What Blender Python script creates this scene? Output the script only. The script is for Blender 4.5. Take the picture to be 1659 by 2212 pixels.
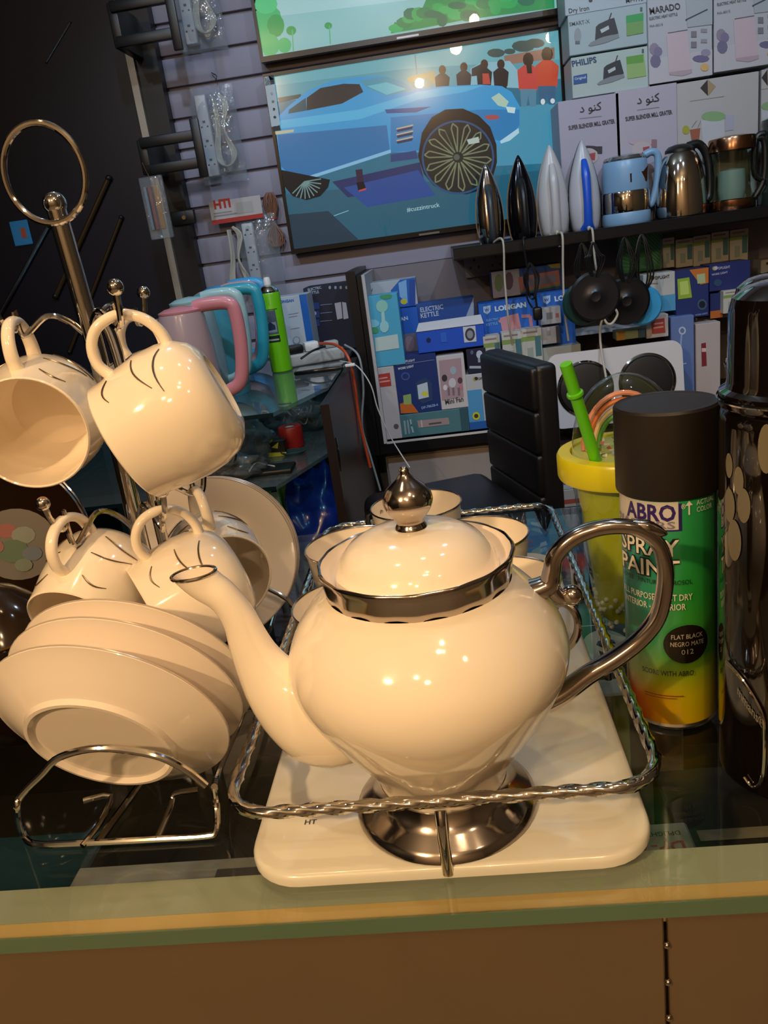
import bpy, bmesh, math, random
from mathutils import Vector, Matrix, noise
for _o in list(bpy.data.objects): bpy.data.objects.remove(_o)
SC = bpy.context.scene
COL = SC.collection
random.seed(7)
PI = math.pi
V = Vector
CT = 0.95                      # height of the counter's glass top
# ------------------------------------------------------------------ camera
FPX = 1750.0
YAW, PITCH, ROLL = math.radians(6), math.radians(18.6), math.radians(8)
_hf = V((-math.sin(YAW), math.cos(YAW), 0)); _r0 = V((math.cos(YAW), math.sin(YAW), 0)); _z = V((0, 0, 1))
CF = _hf*math.cos(PITCH) - _z*math.sin(PITCH); _u0 = _z*math.cos(PITCH) + _hf*math.sin(PITCH)
CR = _r0*math.cos(ROLL) - _u0*math.sin(ROLL); CU = _u0*math.cos(ROLL) + _r0*math.sin(ROLL)
CP = V((0, 0, CT + .366))
cd = bpy.data.cameras.new('camera'); cam = bpy.data.objects.new('camera', cd); COL.objects.link(cam)
cam.matrix_world = Matrix(((CR.x, CU.x, -CF.x, CP.x), (CR.y, CU.y, -CF.y, CP.y), (CR.z, CU.z, -CF.z, CP.z), (0, 0, 0, 1)))
cd.sensor_fit = 'VERTICAL'; cd.sensor_height = 24.0; cd.lens = 24.0*FPX/2212.0
cd.clip_start = .01; cd.clip_end = 50
SC.camera = cam
# ------------------------------------------------------------------ exposure and world
SC.view_settings.view_transform = 'Standard'
try: SC.view_settings.look = 'None'
except Exception: pass
SC.view_settings.gamma = 1.0; SC.view_settings.use_curve_mapping = False
SC.view_settings.exposure = -0.10
W = bpy.data.worlds.new('world'); SC.world = W; W.use_nodes = True
W.node_tree.nodes['Background'].inputs[0].default_value = (.5, .6, .8, 1)
W.node_tree.nodes['Background'].inputs[1].default_value = .02
SC.cycles.max_bounces = 10; SC.cycles.transparent_max_bounces = 16; SC.cycles.glossy_bounces = 5
SC.cycles.caustics_reflective = False; SC.cycles.caustics_refractive = False
# ------------------------------------------------------------------ lamps of the shop, plus added fill
def spot(name, loc, aim, power, col, radius, angle, blend=.6):
    d = bpy.data.lights.new(name, 'SPOT'); d.energy = power; d.color = col; d.shadow_soft_size = radius
    d.spot_size = math.radians(angle); d.spot_blend = blend
    o = bpy.data.objects.new(name, d); COL.objects.link(o); o.location = loc
    o.rotation_euler = (V(aim) - V(loc)).to_track_quat('-Z', 'Y').to_euler(); return o
def point(name, loc, power, col, radius):
    d = bpy.data.lights.new(name, 'POINT'); d.energy = power; d.color = col; d.shadow_soft_size = radius
    o = bpy.data.objects.new(name, d); COL.objects.link(o); o.location = loc; return o
WARM = (1.0, .64, .31); WARM2 = (1.0, .70, .40); COOL = (.62, .80, 1.0)
spot('counter_spot_light', (-.85, -.80, 2.05), (-.03, .47, 1.02), 62, WARM, .022, 50)
spot('counter_spot_light', (-.25, -1.0, 2.25), (-.1, .47, 1.02), 14, WARM, .022, 50)
spot('counter_spot_light', (.35, -.35, 2.6), (.05, .5, 1.0), 10, WARM2, .02, 60)
spot('counter_spot_light', (-.45, .35, 2.55), (-.2, .6, 1.0), 10, WARM2, .02, 60)
spot('counter_spot_light', (.12, .55, 2.55), (.0, .6, 1.0), 7, WARM2, .02, 70)
spot('counter_spot_light', (.55, .75, 2.55), (.2, .6, 1.0), 5, COOL, .02, 70)
point('bulb_and_fill', (.45, 1.30, 2.45), 5, COOL, .03)
point('bulb_and_fill', (-.45, 1.50, 2.48), 6, COOL, .03)
spot('display_spot_light', (.75, .75, 2.55), (.55, 2.4, 1.25), 46, COOL, .03, 75, .8)
spot('display_spot_light', (-.15, .70, 2.55), (-.1, 2.4, 1.25), 44, COOL, .03, 75, .8)
spot('display_spot_light', (-1.0, .60, 2.55), (-.45, 2.2, 1.1), 22, COOL, .03, 60, .8)
# bulbs on the customer side, behind the camera; the last two are added fill
point('bulb_and_fill', (.234, -.397, 2.3), 4, WARM2, .035)
point('bulb_and_fill', (.803, -.534, 2.3), 4, WARM2, .03)
point('bulb_and_fill', (.36, -.50, 2.45), 3, WARM2, .028)
point('bulb_and_fill', (-1.1, -1.3, 2.4), 26, WARM2, .03)
point('bulb_and_fill', (.0, -1.4, 2.3), 22, WARM2, .03)

# ------------------------------------------------------------------ helpers
def ray(x, y): return CF + CR*((x-829.5)/FPX) - CU*((y-1106)/FPX)
def atz(x, y, h):
    d = ray(x, y); return CP + d*((CT+h-CP.z)/d.z)
def aty(x, y, Y):
    d = ray(x, y); return CP + d*(Y/d.y)
ZM = {'p': (0, 0, 1), '5': (540, 0, 2.37), '6': (1000, 0, 2.517), '7': (1000, 440, 2.517), '8': (540, 540, 2.963),
      'k': (1220, 0, 3.779), 'l': (330, 0, 3.352), 'm': (330, 560, 3.687), '1': (1160, 760, 3.325), '2': (1160, 1240, 3.325)}
def zp(z, x, y):
    a = ZM[z]; return a[0]+x/a[2], a[1]+y/a[2]
def zy(z, x, y, Y): return aty(*zp(z, x, y), Y)

def lin(h):
    h = h.lstrip('#'); c = [int(h[i:i+2], 16)/255 for i in (0, 2, 4)]
    return tuple(((v+.055)/1.055)**2.4 if v > .04045 else v/12.92 for v in c) + (1.0,)
MATS = {}
def mat(name, col='#888888', rough=.5, metal=0.0, coat=0.0, noise_amt=0.0, nscale=40.0, bump=0.0, spec=None, emit=None, estr=1.0, sss=0.0):
    if name in MATS: return MATS[name]
    m = bpy.data.materials.new(name); m.use_nodes = True; nt = m.node_tree; b = nt.nodes['Principled BSDF']
    c = lin(col); b.inputs['Base Color'].default_value = c; b.inputs['Roughness'].default_value = rough
    b.inputs['Metallic'].default_value = metal; b.inputs['Coat Weight'].default_value = coat; b.inputs['Coat Roughness'].default_value = .05
    if spec is not None: b.inputs['Specular IOR Level'].default_value = spec
    if sss: b.inputs['Subsurface Weight'].default_value = sss; b.inputs['Subsurface Radius'].default_value = (.01, .006, .003)
    if emit: b.inputs['Emission Color'].default_value = lin(emit); b.inputs['Emission Strength'].default_value = estr
    if noise_amt or bump:
        tc = nt.nodes.new('ShaderNodeTexCoord'); n = nt.nodes.new('ShaderNodeTexNoise'); n.inputs['Scale'].default_value = nscale; n.inputs['Detail'].default_value = 5
        nt.links.new(tc.outputs['Object'], n.inputs['Vector'])
        if noise_amt:
            r = nt.nodes.new('ShaderNodeMix'); r.data_type = 'RGBA'
            r.inputs[6].default_value = tuple(max(0, v*(1-noise_amt)) for v in c[:3])+(1,); r.inputs[7].default_value = tuple(min(1, v*(1+noise_amt)) for v in c[:3])+(1,)
            nt.links.new(n.outputs['Fac'], r.inputs[0]); nt.links.new(r.outputs[2], b.inputs['Base Color'])
        if bump:
            bp = nt.nodes.new('ShaderNodeBump'); bp.inputs['Strength'].default_value = bump; bp.inputs['Distance'].default_value = .002
            nt.links.new(n.outputs['Fac'], bp.inputs['Height']); nt.links.new(bp.outputs[0], b.inputs['Normal'])
    MATS[name] = m; return m
def glass(name, tint='#e8f4ee', refl=1.0, rough=.02, bump=0.0, bscale=30, haze=0.0, ior=1.5):
    """thin clear sheet: lets light straight through and mirrors by Fresnel"""
    if name in MATS: return MATS[name]
    m = bpy.data.materials.new(name); m.use_nodes = True; nt = m.node_tree; nt.nodes.clear()
    out = nt.nodes.new('ShaderNodeOutputMaterial'); mx = nt.nodes.new('ShaderNodeMixShader'); t = nt.nodes.new('ShaderNodeBsdfTransparent'); g = nt.nodes.new('ShaderNodeBsdfGlossy')
    f = nt.nodes.new('ShaderNodeLayerWeight'); f.inputs['Blend'].default_value = .5; f0 = ((ior-1)/(ior+1))**2
    pw_ = nt.nodes.new('ShaderNodeMath'); pw_.operation = 'POWER'; pw_.inputs[1].default_value = 5; ma_ = nt.nodes.new('ShaderNodeMath'); ma_.operation = 'MULTIPLY_ADD'; ma_.inputs[1].default_value = 1-f0; ma_.inputs[2].default_value = f0
    nt.links.new(f.outputs['Facing'], pw_.inputs[0]); nt.links.new(pw_.outputs[0], ma_.inputs[0])
    t.inputs[0].default_value = lin(tint); g.inputs['Roughness'].default_value = rough; g.inputs['Color'].default_value = (refl, refl, refl, 1)
    nt.links.new(ma_.outputs[0], mx.inputs[0]); nt.links.new(g.outputs[0], mx.inputs[2])
    if haze:
        h = nt.nodes.new('ShaderNodeMixShader'); d = nt.nodes.new('ShaderNodeBsdfDiffuse'); d.inputs[0].default_value = (.8, .85, .9, 1); h.inputs[0].default_value = haze
        nt.links.new(t.outputs[0], h.inputs[1]); nt.links.new(d.outputs[0], h.inputs[2]); nt.links.new(h.outputs[0], mx.inputs[1])
    else: nt.links.new(t.outputs[0], mx.inputs[1])
    if bump:
        n = nt.nodes.new('ShaderNodeTexNoise'); n.inputs['Scale'].default_value = bscale; n.inputs['Detail'].default_value = 3; tc = nt.nodes.new('ShaderNodeTexCoord')
        bp = nt.nodes.new('ShaderNodeBump'); bp.inputs['Strength'].default_value = bump; bp.inputs['Distance'].default_value = .01
        nt.links.new(tc.outputs['Object'], n.inputs['Vector']); nt.links.new(n.outputs['Fac'], bp.inputs['Height']); nt.links.new(bp.outputs[0], g.inputs['Normal']); nt.links.new(bp.outputs[0], f.inputs['Normal'])
    nt.links.new(mx.outputs[0], out.inputs[0]); MATS[name] = m; return m
def printmat(name, emit=0.0, rough=.45):
    if name in MATS: return MATS[name]
    m = bpy.data.materials.new(name); m.use_nodes = True; nt = m.node_tree; b = nt.nodes['Principled BSDF']
    a = nt.nodes.new('ShaderNodeAttribute'); a.attribute_name = 'Col'; b.inputs['Roughness'].default_value = rough
    if emit:
        b.inputs['Base Color'].default_value = (.01, .01, .012, 1); nt.links.new(a.outputs['Color'], b.inputs['Emission Color']); b.inputs['Emission Strength'].default_value = emit
    else: nt.links.new(a.outputs['Color'], b.inputs['Base Color'])
    MATS[name] = m; return m

class MB:
    def __init__(s): s.v = []; s.f = []; s.m = []; s.sm = []
    def add(s, vs, fs, m=0, smooth=True, M=None):
        k = len(s.v); s.v += [tuple(M @ V(p)) if M else tuple(p) for p in vs]
        for f in fs: s.f.append(tuple(i+k for i in f)); s.m.append(m); s.sm.append(smooth)
        return s
    def box(s, lo, hi, m=0, M=None):
        x0, y0, z0 = lo; x1, y1, z1 = hi
        return s.add([(x0,y0,z0),(x1,y0,z0),(x1,y1,z0),(x0,y1,z0),(x0,y0,z1),(x1,y0,z1),(x1,y1,z1),(x0,y1,z1)],
              [(0,3,2,1),(4,5,6,7),(0,1,5,4),(1,2,6,5),(2,3,7,6),(3,0,4,7)], m, False, M)
    def rbox(s, lo, hi, r=.005, seg=3, m=0, M=None):
        bm = bmesh.new(); bmesh.ops.create_cube(bm, size=1)
        c = [(a+b)/2 for a, b in zip(lo, hi)]; d = [b-a for a, b in zip(lo, hi)]
        for v in bm.verts: v.co = V((c[0]+v.co.x*d[0], c[1]+v.co.y*d[1], c[2]+v.co.z*d[2]))
        bmesh.ops.bevel(bm, geom=list(bm.edges), offset=min(r, min(d)*.49), segments=seg, affect='EDGES', profile=.5)
        bm.verts.ensure_lookup_table(); bm.verts.index_update()
        s.add([v.co for v in bm.verts], [[v.index for v in f.verts] for f in bm.faces], m, True, M); bm.free(); return s
    def lathe(s, prof, seg=32, m=0, M=None, flute=0, famp=0):
        vs = []; fs = []; rows = []
        for r, z in prof:
            if r < 1e-6: rows.append([len(vs)]); vs.append((0, 0, z))
            else:
                row = []
                for i in range(seg):
                    a = 2*PI*i/seg; rr = r*(1+famp*math.cos(flute*a)) if flute else r
                    row.append(len(vs)); vs.append((rr*math.cos(a), rr*math.sin(a), z))
                rows.append(row)
        for a, b in zip(rows, rows[1:]):
            for i in range(seg):
                j = (i+1) % seg
                if len(a) == 1 and len(b) == 1: continue
                if len(a) == 1: fs.append((a[0], b[j], b[i]))
                elif len(b) == 1: fs.append((a[i], a[j], b[0]))
                else: fs.append((a[i], a[j], b[j], b[i]))
        return s.add(vs, fs, m, True, M)
    def tube(s, pts, r, seg=10, closed=False, m=0, M=None, up=None, asp=1.0, twist=0, sq=0, cap=True):
        P = [V(p) for p in pts]; n = len(P); R = r if isinstance(r, (list, tuple)) else [r]*n
        T = []
        for i in range(n):
            a = P[(i-1) % n] if (closed or i) else P[i]; b = P[(i+1) % n] if (closed or i < n-1) else P[i]
            T.append((b-a).normalized())
        u = V(up) if up else (V((0,0,1)) if abs(T[0].z) < .9 else V((1,0,0)))
        vs = []; fs = []
        for i in range(n):
            t = T[i]; u = V(up) if up else u
            u = (u - t*u.dot(t))
            if u.length < 1e-6: u = t.orthogonal()
            u.normalize(); w = t.cross(u)
            for k in range(seg):
                a = 2*PI*k/seg + twist*i; q = 1.0 + (sq*math.cos(4*(2*PI*k/seg)) if sq else 0)
                vs.append(P[i] + (u*math.cos(a) + w*math.sin(a)*asp)*R[i]*q)
        for i in range(n if closed else n-1):
            j = (i+1) % n
            for k in range(seg):
                l = (k+1) % seg; fs.append((i*seg+k, i*seg+l, j*seg+l, j*seg+k))
        if not closed and cap:
            fs.append(tuple(reversed(range(seg)))); fs.append(tuple(range((n-1)*seg, n*seg)))
        return s.add(vs, fs, m, True, M)
    def ball(s, c, r, m=0, seg=16, sc=(1,1,1), M=None):
        pr = [(max(0, r*math.sin(PI*i/10)), -r*math.cos(PI*i/10)) for i in range(11)]; pr[0] = (0, -r); pr[-1] = (0, r)
        T = Matrix.Translation(c) @ Matrix.Diagonal((*sc, 1))
        return s.lathe(pr, seg, m, (M @ T) if M else T)
    def prism(s, poly, t, m=0, M=None, smooth=False):
        n = len(poly); vs = [(p[0], p[1], 0) for p in poly] + [(p[0], p[1], t) for p in poly]
        fs = [tuple(reversed(range(n))), tuple(range(n, 2*n))] + [(i, (i+1) % n, n+(i+1) % n, n+i) for i in range(n)]
        return s.add(vs, fs, m, smooth, M)
    def build(s, name, mats, parent=None, loc=None, angle=35, fix=True):
        me = bpy.data.meshes.new(name); me.from_pydata(s.v, [], s.f)
        for p, mi, sm in zip(me.polygons, s.m, s.sm): p.material_index = mi; p.use_smooth = sm
        for m_ in (mats if isinstance(mats, (list, tuple)) else [mats]): me.materials.append(m_)
        if fix:
            bm = bmesh.new(); bm.from_mesh(me); bmesh.ops.recalc_face_normals(bm, faces=bm.faces); bm.to_mesh(me); bm.free()
        me.set_sharp_from_angle(angle=math.radians(angle)); me.update()
        o = bpy.data.objects.new(name, me); COL.objects.link(o)
        if parent: o.parent = parent
        if loc is not None: o.location = loc
        return o
def tag(o, label, cat, group=None, kind=None):
    if label: o['label'] = label
    if cat: o['category'] = cat
    if group: o['group'] = group
    if kind: o['kind'] = kind
    return o
def thing(name, label, cat, loc=(0,0,0), group=None, rot=None):
    o = bpy.data.objects.new(name, None); o.empty_display_size = .02; COL.objects.link(o); o.location = loc
    if rot is not None: o.rotation_euler = rot
    return tag(o, label, cat, group)
def struct(o): o['kind'] = 'structure'; return o
def bez(pts, n=8, closed=False):
    """smooth Catmull-Rom path through points"""
    P = [V(p) for p in pts]; N = len(P); out = []
    for i in range(N if closed else N-1):
        g = lambda k: P[k % N] if closed else P[min(max(k, 0), N-1)]
        a, b, c, d = g(i-1), g(i), g(i+1), g(i+2)
        for j in range(n):
            t = j/n; out.append(.5*((2*b)+(c-a)*t+(2*a-5*b+4*c-d)*t*t+(3*b-a-3*c+d)*t**3))
    if not closed: out.append(P[-1])
    return out
def lerpr(rs, n):
    out = []
    for a, b in zip(rs, rs[1:]): out += [a+(b-a)*j/n for j in range(n)]
    return out+[rs[-1]]
# flat print: coloured polygons and lettering, laid on a face
_txt = {}
def textmesh(s, bold=0.0):
    k = (s, bold)
    if k not in _txt:
        c = bpy.data.curves.new('t', 'FONT'); c.body = s; c.size = 1; c.offset = bold; c.resolution_u = 2
        o = bpy.data.objects.new('t', c); COL.objects.link(o)
        me = o.to_mesh(); vs = [v.co.copy() for v in me.vertices]; fs = [tuple(p.vertices) for p in me.polygons]; o.to_mesh_clear()
        bpy.data.objects.remove(o); bpy.data.curves.remove(c)
        xs = [v.x for v in vs] or [0, 1]
        _txt[k] = ([(v.x-min(xs), v.y) for v in vs], fs, max(xs)-min(xs))
    return _txt[k]
class Print:
    """fn(x, y, layer) -> local point; items drawn back to front"""
    def __init__(s, fn): s.fn = fn; s.v = []; s.f = []; s.c = []; s.k = 0
    def poly(s, pts, col):
        i = len(s.v); s.v += [tuple(s.fn(x, y, s.k)) for x, y in pts]; s.f.append(tuple(range(i, i+len(pts)))); s.c.append(lin(col)); s.k += 1; return s
    def rect(s, x0, y0, x1, y1, col): return s.poly([(x0,y0),(x1,y0),(x1,y1),(x0,y1)], col)
    def ell(s, cx, cy, rx, ry, col, n=20): return s.poly([(cx+rx*math.cos(2*PI*i/n), cy+ry*math.sin(2*PI*i/n)) for i in range(n)], col)
    def line(s, pts, w, col):
        for (ax, ay), (bx, by) in zip(pts, pts[1:]):
            L = math.hypot(bx-ax, by-ay) or 1; nx, ny = -(by-ay)/L*w/2, (bx-ax)/L*w/2
            s.poly([(ax+nx,ay+ny),(bx+nx,by+ny),(bx-nx,by-ny),(ax-nx,ay-ny)], col)
        return s
    def text(s, t, x0, y0, x1, y1, col, bold=0.0, tall=1.0, updown=-1):
        vs, fs, w = textmesh(t, bold); dx, dy = (x1-x0)/w, (y1-y0)/w
        ux, uy = -dy*updown, dx*updown
        i = len(s.v); s.v += [tuple(s.fn(x0+a*dx+b*ux*tall, y0+a*dy+b*uy*tall, s.k)) for a, b in vs]
        for f in fs: s.f.append(tuple(i+j for j in f)); s.c.append(lin(col))
        s.k += 1; return s
    def build(s, name, m, parent):
        me = bpy.data.meshes.new(name); me.from_pydata(s.v, [], s.f); ca = me.color_attributes.new('Col', 'FLOAT_COLOR', 'CORNER')
        for p, c in zip(me.polygons, s.c):
            for li in p.loop_indices: ca.data[li].color = c
        me.materials.append(m); o = bpy.data.objects.new(name, me); COL.objects.link(o); o.parent = parent; return o
PR = printmat('printed_card'); GLOSSPR = printmat('printed_gloss_label', rough=.25)
def face_print(z, Y, base, step=.00012):
    return Print(lambda x, y, k: zy(z, x, y, Y-.0005-step*k) - base)
CHROME = mat('chrome', '#cfcbc6', .07, 1.0)
SILVER = mat('silver_lustre', '#bdb2ab', .13, 1.0)
CERAM = mat('cream_porcelain', '#fbeedb', .09, 0, .4, spec=.55)
CERAM2 = mat('white_porcelain', '#f3e6d8', .12, 0, .3)
BLACK = mat('black_plastic', '#101113', .4)
WHITEP = mat('white_plastic', '#e6e6e6', .4)
CLEAR = glass('clear_glass')
PLASTIC = glass('clear_plastic_film', '#eef2f5', .9, .08, bump=.6, bscale=35, haze=.10)
CARD = mat('plain_card', '#cfcdd0', .7)
# ================================================================== the setting
def slab(name, lo, hi, m, parent=None):
    o = MB().box(lo, hi).build(name, m, parent); 
    return struct(o) if parent is None else o
WALLM = mat('grey_wall_paint', '#8f8d9a', .7, noise_amt=.08, nscale=6)
slab('floor', (-2.2, -2.2, -.05), (2.0, 2.62, 0), mat('floor_tile', '#b5aa9a', .35, noise_amt=.15, nscale=4))
slab('ceiling', (-2.2, -2.2, 2.7), (2.0, 2.62, 2.75), mat('ceiling_paint', '#b3aca0', .8, noise_amt=.05))
wb = slab('wall_back', (-.80, 2.56, 0), (2.0, 2.62, 2.7), WALLM)
slab('wall_right', (2.0, -2.2, 0), (2.05, 2.62, 2.7), mat('right_wall_paint', '#6f675d', .75, noise_amt=.1, nscale=5))
slab('wall_left', (-2.25, -2.2, 0), (-2.2, 2.62, 2.7), mat('left_wall_dark', '#15161b', .5, noise_amt=.2, nscale=5))
slab('wall_front', (-2.2, -2.25, 0), (2.0, -2.2, 2.7), mat('front_wall_paint', '#b8a68e', .75, noise_amt=.1, nscale=5))
slab('wall_partition', (-2.2, 2.56, 0), (-.80, 2.62, 2.7), mat('dark_glass_partition', '#0c1120', .4, noise_amt=.3, nscale=3))
SLAT = mat('slatwall_board', '#9a97a8', .55, noise_amt=.07, nscale=8)
me0 = None
for i in range(22):                                    # slatwall boards, each its own piece
    z0 = .82 + .081*i
    if me0 is None:
        s0 = MB().rbox((-.745, -.014, .0045), (1.9, 0, .0765), .003, 2).build('slat', SLAT, wb); me0 = s0.data
    else:
        s0 = bpy.data.objects.new('slat', me0); COL.objects.link(s0); s0.parent = wb
    s0.location = (0, 2.56, z0)
slab('trim_1', (-.775, 2.50, 0), (-.715, 2.56, 2.7), mat('black_upright', '#0c0d10', .45))
slab('trim_2', (-.797, 2.485, 0), (-.777, 2.56, 2.7), mat('pale_upright_strip', '#a39c90', .4, metal=.3))

# ================================================================== the counter
F0 = .36
cn = thing('glass_counter', 'shop counter with a thick green-edged glass top over brown front panels', 'counter', (0, F0, 0))
CTG = glass('counter_glass', '#f2f6f3', 1.0, .012, ior=1.52)
MB().box((-1.1, .0012, CT-.0100), (1.0, .66, CT)).build('glass_top', CTG, cn)
GE = mat('green_glass_edge', '#567058', .12, 0, .5, noise_amt=.15, nscale=9)
MB().box((-1.1, 0, CT-.0105), (1.0, .001, CT)).build('glass_edge', GE, cn)
MB().box((-1.1, .0235, CT-.030), (1.0, .0525, CT-.0112)).build('top_rail', mat('pale_counter_rail', '#b4b5a6', .45, noise_amt=.08, nscale=15), cn)
MB().box((-1.1, .0105, CT-.024), (1.0, .0233, CT-.0112)).build('refracted_light_strip', mat('tan_refracted_light', '#e6bd80', .4, noise_amt=.1, nscale=20), cn)  # tan colour stands in for warm light refracted at the glass edge
PANEL = mat('brown_front_panel', '#67553e', .38, noise_amt=.10, nscale=14)
sx = aty(1437, 2060, F0+.008).x
for a, b, nm in ((-1.1, sx-.0012, 'front_panel'), (sx+.0012, 1.0, 'front_panel')):
    MB().rbox((a, .004, .02), (b, .0095, CT-.0115), .001, 1).build(nm, PANEL, cn)
MB().box((-1.1, .0105, .02), (1.0, .0395, CT-.0305)).build('front_frame', mat('dark_frame', '#20160e', .6), cn)
MB().box((-1.1, .6, .02), (1.0, .62, CT-.0112)).build('back_frame', MATS['dark_frame'], cn)
MB().box((-1.1, .04, .60), (1.0, .6, .612)).build('inner_shelf', mat('dark_inner_shelf', '#2a241d', .5), cn)
for x in (-1.1, .98): MB().box((x, .0400, .02), (x+.02, .599, CT-.0112)).build('end_panel', MATS['dark_frame'], cn)
MB().box((-1.08, .0400, .02), (.98, .599, .04)).build('bottom_board', MATS['dark_frame'], cn)
for k in range(3):                                       # little pins along the panel seam
    MB().ball((sx, .0035, CT-.034-.028*k), .0022, seg=8).build('panel_pin', SILVER, cn)

# ---- cartons inside the counter, seen through the glass
def carton(name, label, lo, hi, col, texts=(), grp='cartons inside the glass counter'):
    c = V(((lo[0]+hi[0])/2, (lo[1]+hi[1])/2, lo[2]))
    t = thing(name, label, 'box', c, grp)
    MB().rbox([a-b for a, b in zip(lo, c)], [a-b for a, b in zip(hi, c)], .002, 1).build('carton_body', mat('carton_'+col[1:], col, .6, noise_amt=.05), t)
    zt = hi[2]-c.z
    p = Print(lambda x, y, k: V((x-c.x, y-c.y, zt+.0004+.0001*k)))
    for f in texts: f(p)
    if p.f: p.build('lid_print', PR, t)
    return t
zc = CT-.16
carton('carton', 'white carton with large dark lettering under the saucer rack', (-.40, .42, .612), (-.165, .60, zc), '#a9a6a6',
       [lambda p: p.text('ideaus', -.19, .50, -.33, .50, '#1c1c20', .02, updown=1), lambda p: p.rect(-.26, .55, -.20, .585, '#55555c'), lambda p: p.line([(-.39, .455), (-.19, .455)], .008, '#33343a')])
carton('carton', 'dark brown carton lying between the saucer rack and the white tray', (-.155, .40, .612), (-.02, .58, zc-.03), '#4a3d33', [lambda p: p.rect(-.14, .5, -.06, .56, '#8a8178')])
q = atz(1290, 1400, -.12)
carton('carton', 'black and white carton with a letter S in a pale circle', (q.x-.10, q.y-.10, .612), (q.x+.07, q.y+.06, CT-.12), '#b9b8b4',
       [lambda p: p.rect(q.x-.02, q.y-.07, q.x+.055, q.y+.055, '#16150f'), lambda p: p.ell(q.x+.012, q.y, .028, .042, '#c9c1b0', 24), lambda p: p.text('S', q.x, q.y-.02, q.x+.024, q.y-.02, '#1a1a1a', .03, updown=1)])
q2 = atz(1440, 1815, -.10)
carton('carton', 'small pale blue box with upside-down lettering at the counter front', (q2.x-.030, q2.y-.012, .612), (q2.x+.02, q2.y+.02, CT-.10), '#9fa7ac',
       [lambda p: p.text('DPLIGHT', q2.x+.012, q2.y+.009, q2.x-.014, q2.y+.009, '#2c3a30', .01, updown=1), lambda p: p.text('DP-7', q2.x+.012, q2.y-.002, q2.x-.022, q2.y-.002, '#a0503c', .02, updown=1)])
q3 = atz(1600, 1790, -.10)
carton('carton', 'dark carton with a cream stripe in the counter corner', (q3.x-.045, q3.y-.02, .612), (q3.x+.09, q3.y+.09, CT-.11), '#2a2018', [lambda p: p.rect(q3.x-.03, q3.y+.0, q3.x+.06, q3.y+.012, '#9a8f7c')])
carton('carton', 'teal and black carton at the far left under glass', (-.60, .45, .612), (-.42, .7, CT-.2), '#1f3f48', [lambda p: p.rect(-.55, .5, -.46, .56, '#7f9aa0')])

# ================================================================== white tray and wire frame
def rrect(x0, y0, x1, y1, r, n=8):
    out = []
    for cx, cy, a0 in ((x1-r, y1-r, 0), (x0+r, y1-r, 90), (x0+r, y0+r, 180), (x1-r, y0+r, 270)):
        for i in range(n+1):
            a = math.radians(a0+90*i/n); out.append((cx+r*math.cos(a), cy+r*math.sin(a)))
    return out
tr = thing('serving_tray', 'flat white rounded serving tray under the cream teapot', 'tray', (-.033, .63, CT))
TRM = mat('white_tray_lacquer', '#e4e0d2', .22, 0, .4, noise_amt=.03, nscale=12)
b = MB()
rings = [(0, .003, .032), (0, .0, .035), (.0045, .0, .035), (.0070, .0012, .034), (.0078, .0035, .032)]
n = len(rrect(0, 0, 1, 1, .1)); vs = []
for z, ins, r in rings: vs += [(x, y, z) for x, y in rrect(-.126+ins, -.242+ins, .126-ins, .235-ins, r)]
fs = [(k*n+i, k*n+(i+1) % n, (k+1)*n+(i+1) % n, (k+1)*n+i) for k in range(len(rings)-1) for i in range(n)]
fs += [tuple(reversed(range(n))), tuple(range((len(rings)-1)*n, len(rings)*n))]
b.add(vs, fs); b.build('tray_plate', TRM, tr, angle=60)
p = Print(lambda x, y, k: V((x, y, .0081+.0001*k)))
p.text('HT', -.094, -.196, -.086, -.196, '#4a4a48', .02, updown=1); p.build('maker_mark', PR, tr)
TT = CT+.0078                                            # tray top

fr = thing('wire_rack', 'twisted chrome wire frame fencing the teapot and cups', 'rack', (-.033, .64, CT))
RH = .049
rp = [(x, y, RH) for x, y in rrect(-.131, -.243, .131, .262, .028, 5)]
dense = []
for i in range(len(rp)):
    a = V(rp[i]); c = V(rp[(i+1) % len(rp)]); k = max(1, int((c-a).length/.003)); dense += [a.lerp(c, j/k) for j in range(k)]
MB().tube(dense, .0037, 12, True, twist=.28, sq=.16, up=(0, 0, 1)).build('twisted_rail', CHROME, fr, angle=80)
for nm, x, y in (('leg', 0, -.2505), ('leg', 0, .27)):
    s = -1 if y < 0 else 1
    MB().tube(bez([(x, y-s*.0035, RH-.004), (x, y, RH-.012), (x, y, .012), (x, y, .0026)], 4), .0036, 12).build(nm, CHROME, fr)
for s in (-1, 1):
    for y in (-.05, .12):
        MB().tube(bez([(s*.131, y, RH-.004), (s*.1345, y, .03), (s*.1345, y, .0026)], 4), .003, 10).build('leg', CHROME, fr)

# ================================================================== teapot
tp = thing('teapot', 'large cream porcelain teapot with silver foot, rim, knob and handle', 'teapot', (-.0324, .4481, TT))
foot = [(.0, .0), (.0585, 0), (.0597, .0012), (.0592, .0035), (.056, .007), (.0485, .0125), (.0435, .018), (.0418, .0235), (.039, .0245)]
MB().lathe(foot, 56).build('foot', SILVER, tp)
body = [(.036, .0232), (.0412, .0238), (.0425, .03), (.0475, .04), (.057, .054), (.068, .070), (.078, .087), (.0842, .100), (.0866, .112), (.0850, .124), (.0792, .1365), (.0705, .148), (.062, .1565), (.0562, .1612)]
bs = bez([(r, 0, z) for r, z in body], 4)
MB().lathe([(p.x, p.z) for p in bs], 72).build('body', CERAM, tp)
band = [(.0553, .1606), (.0560, .1612), (.0566, .166), (.0580, .1735), (.0592, .1768), (.0590, .1782), (.0580, .1788), (.0570, .1782)]
MB().lathe(band, 96, flute=16, famp=.006).build('rim_band', SILVER, tp, angle=60)
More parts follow.
